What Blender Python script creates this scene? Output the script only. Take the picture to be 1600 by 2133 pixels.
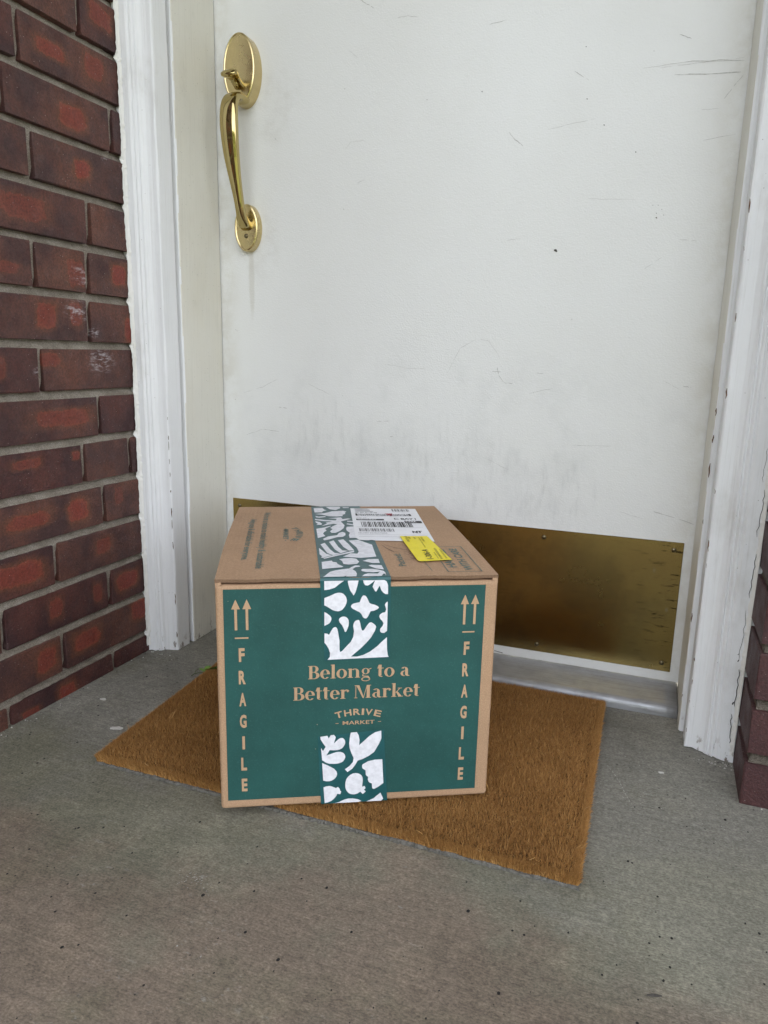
import bpy, bmesh, math, random
import numpy as np
from mathutils import Vector, Matrix
random.seed(7); rng = np.random.default_rng(7)
for o in list(bpy.data.objects): bpy.data.objects.remove(o, do_unlink=True)
S = bpy.context.scene
COL = S.collection
R = math.radians

# ------------------------------------------------------------------ camera
cam_d = bpy.data.cameras.new('camera'); cam = bpy.data.objects.new('camera', cam_d); COL.objects.link(cam)
yaw, pitch, roll = .3552, -.2140, .0215
fw = Vector((-math.sin(yaw)*math.cos(pitch), math.cos(yaw)*math.cos(pitch), math.sin(pitch)))
rt = Vector((math.cos(yaw), math.sin(yaw), 0)); up = rt.cross(fw)
r2 = math.cos(roll)*rt + math.sin(roll)*up; u2 = -math.sin(roll)*rt + math.cos(roll)*up
m = Matrix((r2, u2, -fw)).transposed().to_4x4(); m.translation = Vector((.8126, -1.2526, .5624))
cam.matrix_world = m
cam_d.sensor_fit = 'HORIZONTAL'; cam_d.sensor_width = 36; cam_d.lens = 1493.7/1600*36
cam_d.clip_start = .02; cam_d.clip_end = 600
S.camera = cam

# ------------------------------------------------------------------ sky, sun, exposure
W = bpy.data.worlds.new('World'); S.world = W; W.use_nodes = True
wn = W.node_tree.nodes; wl = W.node_tree.links; wn.clear()
sky = wn.new('ShaderNodeTexSky'); sky.sky_type = 'NISHITA'; sky.sun_disc = False
SUN_EL, SUN_AZ = 52, 20            # degrees; azimuth measured from +Y (behind the house) towards +X
sky.sun_elevation = R(SUN_EL); sky.sun_rotation = R(SUN_AZ)
sky.air_density = 1.0; sky.dust_density = 4.0; sky.ozone_density = 1.0
hs = wn.new('ShaderNodeHueSaturation'); hs.inputs['Saturation'].default_value = .24
bg = wn.new('ShaderNodeBackground'); bg.inputs['Strength'].default_value = .15
wo = wn.new('ShaderNodeOutputWorld')
wl.new(sky.outputs[0], hs.inputs['Color']); wl.new(hs.outputs[0], bg.inputs[0]); wl.new(bg.outputs[0], wo.inputs[0])
sun_d = bpy.data.lights.new('sun', 'SUN'); sun_d.energy = 3.0; sun_d.angle = R(.53); sun_d.color = (1, .95, .87)
sun = bpy.data.objects.new('sun', sun_d); COL.objects.link(sun)
sd = Vector((math.sin(R(SUN_AZ))*math.cos(R(SUN_EL)), math.cos(R(SUN_AZ))*math.cos(R(SUN_EL)), math.sin(R(SUN_EL))))
sun.rotation_euler = sd.to_track_quat('Z', 'Y').to_euler(); sun.location = (0, 6, 12)
S.view_settings.view_transform = 'Standard'; S.view_settings.look = 'None'
S.view_settings.gamma = 1; S.view_settings.use_curve_mapping = False
S.view_settings.exposure = 2.78

# ------------------------------------------------------------------ material helper
class Mat:
    def __init__(s, name, rough=.6, metal=0., spec=.5):
        s.m = bpy.data.materials.new(name); s.m.use_nodes = True
        s.t = s.m.node_tree; s.N = s.t.nodes; s.L = s.t.links
        s.b = s.N['Principled BSDF']
        s.b.inputs['Roughness'].default_value = rough; s.b.inputs['Metallic'].default_value = metal
        s.b.inputs['Specular IOR Level'].default_value = spec
        s.tc = s.N.new('ShaderNodeTexCoord')
    def put(s, sock, v):
        if hasattr(v, 'is_linked') or hasattr(v, 'links'): s.L.new(v, sock)
        elif isinstance(v, (tuple, list)):
            sock.default_value = tuple(v) + ((1,) if len(v) == 3 and sock.type == 'RGBA' else ())
        else: sock.default_value = v
    def obj(s, scale=(1, 1, 1), rot=(0, 0, 0), loc=(0, 0, 0)):
        mp = s.N.new('ShaderNodeMapping'); s.L.new(s.tc.outputs['Object'], mp.inputs[0])
        mp.inputs['Scale'].default_value = scale; mp.inputs['Rotation'].default_value = rot; mp.inputs['Location'].default_value = loc
        return mp.outputs[0]
    def noise(s, scale, detail=3, rough=.55, vec=None, dist=0., out=0):
        n = s.N.new('ShaderNodeTexNoise'); n.inputs['Scale'].default_value = scale; n.inputs['Detail'].default_value = detail
        n.inputs['Roughness'].default_value = rough; n.inputs['Distortion'].default_value = dist
        s.L.new(vec if vec is not None else s.tc.outputs['Object'], n.inputs['Vector']); return n.outputs[out]
    def voro(s, scale, vec=None, out='Distance', rnd=1.):
        n = s.N.new('ShaderNodeTexVoronoi'); n.inputs['Scale'].default_value = scale; n.inputs['Randomness'].default_value = rnd
        s.L.new(vec if vec is not None else s.tc.outputs['Object'], n.inputs['Vector']); return n.outputs[out]
    def ramp(s, fac, stops, interp='LINEAR'):
        n = s.N.new('ShaderNodeValToRGB'); n.color_ramp.interpolation = interp
        e = n.color_ramp.elements
        while len(e) < len(stops): e.new(.5)
        for k, (p, c) in zip(e, stops):
            k.position = p; k.color = (c, c, c, 1) if not isinstance(c, (tuple, list)) else tuple(c)+(1,)
        s.L.new(fac, n.inputs[0]); return n.outputs[0]
    def step(s, fac, a, b):
        n = s.N.new('ShaderNodeMapRange'); n.interpolation_type = 'SMOOTHSTEP'
        s.put(n.inputs[0], fac); n.inputs[1].default_value = a; n.inputs[2].default_value = b; return n.outputs[0]
    def math(s, op, a, b=None, c=None):
        n = s.N.new('ShaderNodeMath'); n.operation = op; s.put(n.inputs[0], a)
        if b is not None: s.put(n.inputs[1], b)
        if c is not None: s.put(n.inputs[2], c)
        return n.outputs[0]
    def mul(s, a, b): return s.math('MULTIPLY', a, b)
    def mix(s, fac, a, b, mode='MIX'):
        n = s.N.new('ShaderNodeMix'); n.data_type = 'RGBA'; n.blend_type = mode
        s.put(n.inputs[0], fac); s.put(n.inputs[6], a); s.put(n.inputs[7], b); return n.outputs[2]
    def sep(s, v):
        n = s.N.new('ShaderNodeSeparateXYZ'); s.L.new(v, n.inputs[0]); return n.outputs
    def attr(s, name, typ='OBJECT'):
        n = s.N.new('ShaderNodeAttribute'); n.attribute_type = typ; n.attribute_name = name; return n.outputs
    def bump(s, h, dist=.001, strength=1., prev=None):
        n = s.N.new('ShaderNodeBump'); n.inputs['Distance'].default_value = dist; n.inputs['Strength'].default_value = strength
        s.L.new(h, n.inputs['Height'])
        if prev is not None: s.L.new(prev, n.inputs['Normal'])
        return n.outputs[0]
    def blob(s, c, r, wob=.0, wscale=20):
        """soft spot of wear round point c (object space) with radii r -> 1 inside, 0 outside"""
        mp = s.N.new('ShaderNodeMapping'); mp.vector_type = 'POINT'
        v = s.N.new('ShaderNodeVectorMath'); v.operation = 'SUBTRACT'; s.L.new(s.tc.outputs['Object'], v.inputs[0]); v.inputs[1].default_value = c
        d = s.N.new('ShaderNodeVectorMath'); d.operation = 'DIVIDE'; s.L.new(v.outputs[0], d.inputs[0]); d.inputs[1].default_value = r
        l = s.N.new('ShaderNodeVectorMath'); l.operation = 'LENGTH'; s.L.new(d.outputs[0], l.inputs[0])
        x = l.outputs['Value']
        if wob: x = s.math('ADD', x, s.mul(s.math('SUBTRACT', s.noise(wscale, 4), .5), wob))
        return s.step(x, 1.0, .45)
    def end(s, color=None, rough=None, normal=None, metal=None):
        if color is not None: s.put(s.b.inputs['Base Color'], color)
        if rough is not None: s.put(s.b.inputs['Roughness'], rough)
        if metal is not None: s.put(s.b.inputs['Metallic'], metal)
        if normal is not None: s.L.new(normal, s.b.inputs['Normal'])
        return s.m

# ------------------------------------------------------------------ mesh helpers
def link(name, me, mat=None, parent=None, smooth=False):
    o = bpy.data.objects.new(name, me); COL.objects.link(o)
    if mat is not None and not me.materials: me.materials.append(mat)
    if smooth: me.polygons.foreach_set('use_smooth', [True]*len(me.polygons))
    if parent is not None: o.parent = parent
    return o
def from_bm(name, bm, mat=None, parent=None, smooth=False):
    me = bpy.data.meshes.new(name); bm.normal_update(); bm.to_mesh(me); bm.free()
    return link(name, me, mat, parent, smooth)
def pyd(name, v, f, mat=None, parent=None, smooth=False):
    me = bpy.data.meshes.new(name); me.from_pydata(v, [], f); me.update()
    return link(name, me, mat, parent, smooth)
def box_bm(x0, x1, y0, y1, z0, z1, bev=0., seg=1, bm=None):
    bm = bm or bmesh.new()
    r = bmesh.ops.create_cube(bm, size=1)
    for v in r['verts']:
        v.co = Vector((x0+(v.co.x+.5)*(x1-x0), y0+(v.co.y+.5)*(y1-y0), z0+(v.co.z+.5)*(z1-z0)))
    if bev:
        es = {e for v in r['verts'] for e in v.link_edges}
        bmesh.ops.bevel(bm, geom=list(es), offset=bev, segments=seg, profile=.5, affect='EDGES')
    return bm
def empty(name, loc=(0, 0, 0), rz=0.):
    o = bpy.data.objects.new(name, None); COL.objects.link(o); o.location = loc; o.rotation_euler = (0, 0, rz); o.empty_display_size = .05
    return o
def tag(o, label=None, cat=None, group=None, kind=None):
    if label: o['label'] = label
    if cat: o['category'] = cat; o['kind'] = 'thing'
    if group: o['group'] = group
    if kind: o['kind'] = kind
    return o
def sweep_z(profile, zs, jit=0., closed=True, bottom_jit=0.):
    """profile [(x,y)] extruded through heights zs, with small irregularities"""
    bm = bmesh.new(); rows = []
    for k, z in enumerate(zs):
        row = []
        for (x, y) in profile:
            j = jit*(random.random()-.5)*2; jz = bottom_jit*random.random() if k == 0 else 0
            row.append(bm.verts.new((x+j, y+j*.6, z+jz)))
        rows.append(row)
    n = len(profile)
    for a, b in zip(rows, rows[1:]):
        for i in range(n if closed else n-1):
            bm.faces.new((a[i], a[(i+1) % n], b[(i+1) % n], b[i]))
    if closed:
        bm.faces.new(list(reversed(rows[0]))); bm.faces.new(rows[-1])
    bmesh.ops.recalc_face_normals(bm, faces=bm.faces)
    return bm

# ------------------------------------------------------------------ materials
def m_concrete():
    k = Mat('concrete', .85, 0, .3)
    o = k.obj(); y = k.sep(o)[1]; x = k.sep(o)[0]
    big = k.noise(2.0, 7, .62, k.obj(loc=(3.1, 1.7, 0))); mid = k.noise(13, 7, .68)
    c = k.mix(k.step(big, .38, .62), (.180, .170, .146), (.258, .246, .212))
    # olive algae bloom and rusty brown weathering towards the open side of the porch
    w1 = k.mul(k.math('SUBTRACT', k.noise(3.2, 7, .66, k.obj(loc=(.4, 2.3, 0))), .5), .85)
    w2 = k.mul(k.math('SUBTRACT', k.noise(4.5, 7, .68, k.obj(loc=(6.4, 9.3, 0))), .5), .9)
    slope = k.math('ADD', y, k.mul(x, -.10))
    c = k.mix(k.mul(k.step(k.math('ADD', slope, w2), -.40, -.66), .80), c, (.188, .180, .128))
    c = k.mix(k.mul(k.step(k.math('ADD', slope, w1), -.60, -.80), .82), c, (.205, .156, .120))
    c = k.mix(k.mul(k.step(k.noise(5.5, 7, .66, k.obj(loc=(9, 4, 0))), .52, .66), .45), c, (.160, .146, .098))
    c = k.mix(k.mul(k.step(k.noise(1.6, 7, .66, k.obj(loc=(12, 3, 0))), .48, .58), .60), c, k.mix(1, c, (.72, .72, .70), 'MULTIPLY'))
    c = k.mix(k.mul(k.step(mid, .48, .66), .55), c, k.mix(1, c, (1.36, 1.36, 1.33), 'MULTIPLY'))
    c = k.mix(k.mul(k.blob((.92, -.42, 0), (.30, .30, 1), .9, 7), .40), c, (.275, .265, .225))
    # broom finish and grain
    br = k.noise(1, 5, .65, k.obj(scale=(12, 230, 1), rot=(0, 0, R(7)), loc=(0, 0, .3)))
    br2 = k.noise(1, 4, .7, k.obj(scale=(45, 480, 1), rot=(0, 0, R(5)), loc=(2, 1, .3)))
    gr = k.noise(430, 4, .75, k.obj(scale=(.7, 1.15, 1))); gr2 = k.noise(120, 6, .75)
    def grey(f, amt):
        q = k.N.new('ShaderNodeCombineColor'); w = k.math('ADD', 1-amt/2, k.mul(k.step(f, .22, .78), amt))
        for i in range(3): k.put(q.inputs[i], w)
        return q.outputs[0]
    for f_, am in ((br, .20), (br2, .22), (gr, .90), (gr2, .55)): c = k.mix(1, c, grey(f_, am), 'MULTIPLY')
    def dots(scale, r, keep, seed):
        v = k.obj(loc=(seed, seed*1.7, .5), scale=(1, .8, 1)); wob = k.mul(k.noise(420, 3, .7), .08)
        d = k.math('ADD', k.voro(scale, v), wob); col = k.sep(k.voro(scale, v, 'Color'))
        rr = k.math('ADD', r*.35, k.mul(col[1], r))
        return k.mul(k.step(k.math('SUBTRACT', d, rr), .05, .02), k.math('GREATER_THAN', col[0], keep))
    clus = k.math('MAXIMUM', k.mul(k.step(k.noise(2.6, 4, .6, k.obj(loc=(4, 1, 0))), .44, .60), .8), k.blob((.38, -.74, 0), (.42, .20, 1), .5, 6))
    pits = k.mul(k.math('MAXIMUM', dots(60, .088, .60, 1.3), dots(100, .11, .60, 4.1)), clus)
    pits = k.math('MAXIMUM', pits, dots(34, .055, .88, 9.1))
    white = dots(70, .05, .97, 5.2)
    scuff = k.mul(k.step(k.noise(60, 6, .72, k.obj(scale=(1, 2.2, 1), rot=(0, 0, R(30)))), .56, .70), k.math('MAXIMUM', k.step(k.noise(6, 3, .6, k.obj(loc=(5, 8, 0))), .50, .64), k.blob((.90, -.33, 0), (.14, .16, 1), .6, 14)))
    c = k.mix(k.mul(scuff, .55), c, (.40, .39, .35))
    c = k.mix(k.mul(k.blob((.50, -.86, 0), (.016, .012, 1), .6, 60), .55), c, (.06, .052, .042))
    c = k.mix(k.step(pits, .25, .6), c, (.020, .019, .018)); c = k.mix(k.mul(white, .75), c, (.50, .49, .47))
    h = k.math('ADD', k.mul(gr, .8), k.math('ADD', k.mul(br2, .5), k.mul(gr2, .7)))
    h = k.math('SUBTRACT', h, k.mul(pits, 1.2))
    return k.end(c, .85, k.bump(h, .0010, .7))
def m_ground():
    k = Mat('lawn_soil', .95)
    c = k.mix(k.noise(1.5, 5), (.035, .05, .018), (.075, .085, .035))
    return k.end(c, None, k.bump(k.noise(40, 4), .02))
def m_brick():
    k = Mat('flashed_brick', .62, 0, .5)
    rnd = k.N.new('ShaderNodeObjectInfo').outputs['Random']
    sh = k.N.new('ShaderNodeCombineXYZ'); k.put(sh.inputs[0], k.mul(rnd, 37.)); k.put(sh.inputs[1], k.mul(rnd, 91.)); 
    va = k.N.new('ShaderNodeVectorMath'); va.operation = 'ADD'; k.L.new(k.tc.outputs['Object'], va.inputs[0]); k.L.new(sh.outputs[0], va.inputs[1]); v = va.outputs[0]
    base = k.mix(k.step(k.noise(14, 5, .6, v), .35, .68), (.062, .026, .025), (.140, .054, .036))
    base = k.mix(k.step(rnd, .2, .9), base, k.mix(1, base, (.72, .60, .72), 'MULTIPLY'))
    fl = k.sep(k.tc.outputs['Object'])
    warp = k.mul(k.math('SUBTRACT', k.noise(30, 6, .68, v), .5), 1.5)
    def patch(c, nm):
        a = k.sep(k.attr(nm)[1]); b = k.sep(k.attr(nm+'_b')[1])
        dy = k.math('DIVIDE', k.math('ABSOLUTE', k.math('SUBTRACT', fl[1], a[0])), a[2])
        dz = k.math('DIVIDE', k.math('ABSOLUTE', k.math('SUBTRACT', fl[2], a[1])), b[0])
        d = k.math('POWER', k.math('ADD', k.math('POWER', dy, 4.), k.math('POWER', dz, 4.)), .25)
        d = k.math('ADD', d, warp)
        rim = k.mul(k.step(d, 1.55, .98), b[1]); core = k.mul(k.step(d, 1.02, .86), b[1])
        c = k.mix(k.mul(rim, .65), c, (.175, .062, .028))
        ring = k.mul(k.mul(core, k.step(d, .62, .90)), .45)
        c = k.mix(k.mul(core, k.math('ADD', .55, k.mul(k.noise(25, 4, .6, v), .5))), c, (.240, .036, .025)); return k.mix(ring, c, (.28, .085, .040))
    c = patch(base, 'flash'); c = patch(c, 'flush')
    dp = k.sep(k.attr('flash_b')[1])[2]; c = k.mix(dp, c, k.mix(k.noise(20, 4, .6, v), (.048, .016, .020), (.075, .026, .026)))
    gb = k.noise(300, 4, .75, v); c = k.mix(k.step(gb, .36, .62), k.mix(1, c, (.66, .64, .64), 'MULTIPLY'), k.mix(1, c, (1.12, 1.1, 1.08), 'MULTIPLY'))
    # kiln specks, dust, paint smears left by the decorator
    dk = k.step(k.voro(260, v), .17, .08); c = k.mix(k.mul(dk, k.step(k.noise(30, 2, .5, v), .42, .6)), c, (.012, .010, .010))
    lt = k.mul(k.step(k.voro(190, v), .13, .05), k.math('GREATER_THAN', k.sep(k.voro(190, v, 'Color'))[1], .72)); c = k.mix(k.mul(lt, .75), c, (.50, .44, .40))
    c = k.mix(k.mul(k.step(k.noise(55, 5, .7, v), .55, .8), .25), c, (.20, .15, .13))
    p = k.sep(k.attr('paint')[1]); 
    q = k.math('SQRT', k.math('ADD', k.math('POWER', k.math('SUBTRACT', fl[1], p[0]), 2.), k.math('POWER', k.math('MULTIPLY', k.math('SUBTRACT', fl[2], p[1]), 1.5), 2.)))
    near = k.step(k.math('DIVIDE', q, p[2]), 1., .25)
    mp = k.N.new('ShaderNodeMapping'); k.L.new(v, mp.inputs[0]); mp.inputs['Scale'].default_value = (1, 1, 3.2); mp.inputs['Rotation'].default_value = (R(-24), 0, 0)
    st = k.noise(62, 5, .7, mp.outputs[0])
    c = k.mix(k.mul(k.mul(near, k.step(st, .47, .66)), .75), c, (.55, .52, .55))
    h = k.math('ADD', k.noise(330, 4, .7, v), k.mul(k.noise(60, 5, .65, v), 1.1))
    h = k.math('SUBTRACT', h, k.mul(dk, .5))
    return k.end(c, k.ramp(k.noise(40, 3, .5, v), [(.3, .50), (.7, .74)]), k.bump(h, .0018, 1.))
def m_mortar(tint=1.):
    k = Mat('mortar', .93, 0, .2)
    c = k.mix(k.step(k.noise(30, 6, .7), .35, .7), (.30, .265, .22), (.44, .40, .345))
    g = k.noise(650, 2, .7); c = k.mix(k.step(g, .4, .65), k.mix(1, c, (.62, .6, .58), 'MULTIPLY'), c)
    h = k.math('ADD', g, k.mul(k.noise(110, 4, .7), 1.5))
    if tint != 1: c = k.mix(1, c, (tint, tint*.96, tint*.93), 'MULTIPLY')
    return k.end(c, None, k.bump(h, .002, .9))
def m_paint(name, col, dirt=(.30, .27, .22), chips=True, brush=1., yellow=0.):
    k = Mat(name, .42, 0, .45)
    c = k.mix(k.step(k.noise(5, 5, .6), .35, .7), col, tuple(x*.94 for x in col))
    lines = k.noise(1, 3, .6, k.obj(scale=(420, 420, 7)))
    c = k.mix(k.mul(k.step(lines, .52, .75), .16*brush), c, dirt)
    sm = k.mul(k.step(k.noise(9, 6, .68, k.obj(scale=(1, 1, .5), loc=(2, 5, 1))), .56, .78), .30)
    c = k.mix(sm, c, dirt)
    if yellow: c = k.mix(k.mul(k.step(k.noise(4, 4, .6, k.obj(scale=(1, 1, .5), loc=(7, 1, 3))), .45, .7), yellow), c, (.60, .52, .34))
    sp = k.mul(k.step(k.voro(130), .10, .04), k.math('GREATER_THAN', k.sep(k.voro(130, None, 'Color'))[0], .86))
    c = k.mix(k.mul(sp, .7), c, (.12, .10, .08))
    ht = k.math('ADD', k.mul(lines, .7), k.mul(k.noise(75, 4, .6), .8))
    if chips:
        cz = k.sep(k.tc.outputs['Object'])[2]
        low = k.step(cz, .62, .02)
        cn = k.noise(95, 5, .62, k.obj(scale=(1, 1, .45)))
        ch = k.step(cn, .735, .755)
        lowc = k.mul(k.step(cn, .56, .60), k.step(k.math('ADD', cz, k.mul(k.noise(25, 3), .07)), .075, .03))
        ch = k.math('MAXIMUM', k.mul(ch, low), lowc)
        c = k.mix(ch, c, k.mix(k.noise(60, 2), (.16, .085, .05), (.22, .20, .17)))
        ht = k.math('SUBTRACT', ht, k.mul(ch, 1.2))
    return k.end(c, k.ramp(k.noise(22, 4), [(.3, .36), (.75, .52)]), k.bump(ht, .0011, .7))
def m_door():
    k = Mat('door_paint', .38, 0, .45)
    c = k.mix(k.step(k.noise(3.2, 5, .6), .35, .7), (.772, .775, .768), (.750, .750, .738))
    # grimy smears scrubbed over the lower half, hand dirt round the latch, drip line under it
    st = k.noise(1, 5, .68, k.obj(scale=(75, 1, 17), rot=(0, R(12), 0)))
    low = k.math('MAXIMUM', k.blob((.22, 0, .41), (.13, 1, .09), .7), k.math('MAXIMUM', k.blob((.46, 0, .36), (.17, 1, .13), .8), k.blob((.62, 0, .33), (.16, 1, .09), .9)))
    c = k.mix(k.mul(k.mul(low, k.step(st, .46, .76)), .26), c, (.33, .335, .335))
    c = k.mix(k.mul(k.mul(k.step(k.noise(7, 6, .7), .46, .72), k.blob((.45, 0, .40), (.60, 1, .24), .5)), .24), c, (.45, .46, .46))
    ed = k.math('MAXIMUM', k.step(k.sep(k.tc.outputs['Object'])[0], .055, .0), k.step(k.sep(k.tc.outputs['Object'])[0], .845, .90))
    c = k.mix(k.mul(k.mul(ed, k.step(k.noise(16, 6, .7), .34, .66)), .42), c, (.50, .46, .37))
    hand = k.math('MAXIMUM', k.blob((.115, 0, 1.0), (.07, 1, .09), .6), k.blob((.085, 0, .77), (.06, 1, .10), .6))
    c = k.mix(k.mul(k.mul(hand, k.step(k.noise(30, 5, .7), .40, .68)), .16), c, (.40, .37, .32))
    drip = k.blob((.068, 0, .70), (.008, 1, .09), .5, 60)
    c = k.mix(k.mul(drip, .28), c, (.42, .38, .29))
    wipe = k.blob((.70, 0, .977), (.006, 1, .06), .3, 60)
    sp = k.mul(k.step(k.voro(34), .035, .02), k.math('GREATER_THAN', k.sep(k.voro(34, None, 'Color'))[0], .80))
    c = k.mix(k.mul(sp, .6), c, (.18, .16, .14))
    h = k.math('ADD', k.noise(380, 2, .5), k.mul(k.noise(150, 3, .6), .8))
    return k.end(c, k.ramp(k.noise(8, 4), [(.3, .34), (.75, .46)]), k.bump(h, .0008, .6))
def m_brass(name, col=(.60, .485, .25), rough=.16, stain=.25, brushed=False):
    k = Mat(name, rough, 1.)
    n = k.noise(18, 5, .65)
    c = k.mix(k.mul(k.step(n, .45, .75), stain), col, tuple(x*.42 for x in col))
    r = k.ramp(k.noise(30, 4, .6), [(.3, rough*.8), (.75, rough*1.7)])
    nb = None
    if brushed:
        g = k.noise(1, 3, .6, k.obj(scale=(700, 1, 22)))
        c = k.mix(k.mul(k.step(g, .40, .75), .18), c, tuple(x*.6 for x in col))
    return k.end(c, r, nb)
def m_kick():
    k = Mat('tarnished_brass_sheet', .3, 1.)
    a = k.noise(6, 6, .62, k.obj(loc=(1, 0, 4))); b = k.noise(3.0, 4, .6, k.obj(loc=(4, 0, 2)))
    c = k.mix(k.step(a, .42, .60), (.385, .295, .118), (.275, .212, .092))
    c = k.mix(k.mul(k.step(b, .45, .62), .7), c, (.43, .31, .105))
    sc = k.step(k.noise(1, 4, .7, k.obj(scale=(30, 1, 160), rot=(0, R(20), 0))), .57, .64)
    edge = k.step(k.math('ADD', k.sep(k.tc.outputs['Object'])[0], k.mul(k.noise(26, 4, .7), .16)), .87, .96)
    c = k.mix(k.mul(sc, k.math('MAXIMUM', k.mul(edge, .9), .12)), c, (.035, .028, .018))
    blot = k.mul(k.step(k.voro(38, k.obj(scale=(1, 1, .6))), .13, .05), k.math('GREATER_THAN', k.sep(k.voro(38, k.obj(scale=(1, 1, .6)), 'Color'))[0], .80))
    c = k.mix(k.mul(blot, .5), c, (.40, .36, .26))
    g = k.noise(1, 3, .6, k.obj(scale=(12, 1, 700)))
    return k.end(c, k.ramp(a, [(.3, .19), (.7, .30)]), k.bump(g, .0002, .35))
def m_alu():
    k = Mat('worn_aluminium', .50, .45)
    c = k.mix(k.step(k.noise(26, 6, .7), .4, .7), (.40, .405, .425), (.33, .333, .345))
    z = k.sep(k.tc.outputs['Object'])
    g = k.noise(1, 4, .7, k.obj(scale=(9, 260, 60)))
    c = k.mix(k.mul(k.step(g, .46, .70), .45), c, (.22, .21, .20))
    return k.end(c, k.ramp(k.noise(45, 4), [(.3, .34), (.7, .56)]), k.bump(k.noise(160, 4, .7), .0010, .8))
def m_card(name, col=(.435, .288, .180), flute=(320, 0, 0)):
    k = Mat(name, .78, 0, .25)
    c = k.mix(k.step(k.noise(7, 5, .6), .35, .7), col, tuple(x*.90 for x in col))
    fb = k.noise(600, 3, .7); c = k.mix(k.step(fb, .38, .66), k.mix(1, c, (.80, .78, .76), 'MULTIPLY'), c)
    f2 = k.noise(1, 3, .6, k.obj(scale=(60, 420, 60))); c = k.mix(k.mul(k.step(f2, .55, .72), .16), c, tuple(x*.6 for x in col))
    dk = k.mul(k.step(k.voro(150), .10, .04), k.math('GREATER_THAN', k.sep(k.voro(150, None, 'Color'))[0], .85))
    c = k.mix(k.mul(dk, .5), c, (.16, .10, .06))
    w = k.N.new('ShaderNodeTexWave'); w.inputs['Scale'].default_value = 1; w.inputs['Distortion'].default_value = .4; w.bands_direction = 'X'
    k.L.new(k.obj(scale=(flute[0]/6.28*1, 1, 1) if flute[0] else (1, 1, 1)), w.inputs[0])
    h = k.math('ADD', k.mul(k.noise(11, 4, .6), 1.6), k.math('ADD', k.mul(w.outputs[1], .05), k.mul(fb, .08)))
    return k.end(c, None, k.bump(h, .0032, .6))
def m_ink(name, col, rough=.6, patchy=.25, wear=True):
    k = Mat(name, rough, 0, .35)
    c = k.mix(k.step(k.noise(9, 5, .6), .35, .7), col, tuple(x*(1-patchy) for x in col))
    g = k.noise(500, 3, .7); c = k.mix(k.mul(k.step(g, .55, .72), .35), c, tuple(min(1, x*1.5+.03) for x in col))
    if wear:
        w = k.mul(k.step(k.voro(60), .055, .03), k.math('GREATER_THAN', k.sep(k.voro(60, None, 'Color'))[0], .80)); c = k.mix(k.mul(w, .6), c, (.42, .36, .28))
    h = k.math('ADD', k.mul(k.noise(11, 4, .6), 1.6), k.mul(g, .08))
    return k.end(c, None, k.bump(h, .0030, .55))
def m_plain(name, col, rough=.5, vary=.12, spec=.4, metal=0., scale=60, bump=0.):
    k = Mat(name, rough, metal, spec)
    n = k.noise(scale, 4, .65); c = k.mix(k.step(n, .35, .7), col, tuple(x*(1-vary) for x in col))
    return k.end(c, None, k.bump(n, bump, .6) if bump else None)
def m_fibre():
    k = Mat('coir_fibre', .62, 0, .35)
    t = k.attr('tone', 'GEOMETRY')[2]
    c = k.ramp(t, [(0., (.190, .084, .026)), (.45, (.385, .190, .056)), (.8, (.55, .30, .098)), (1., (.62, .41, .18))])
    return k.end(c)
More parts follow.
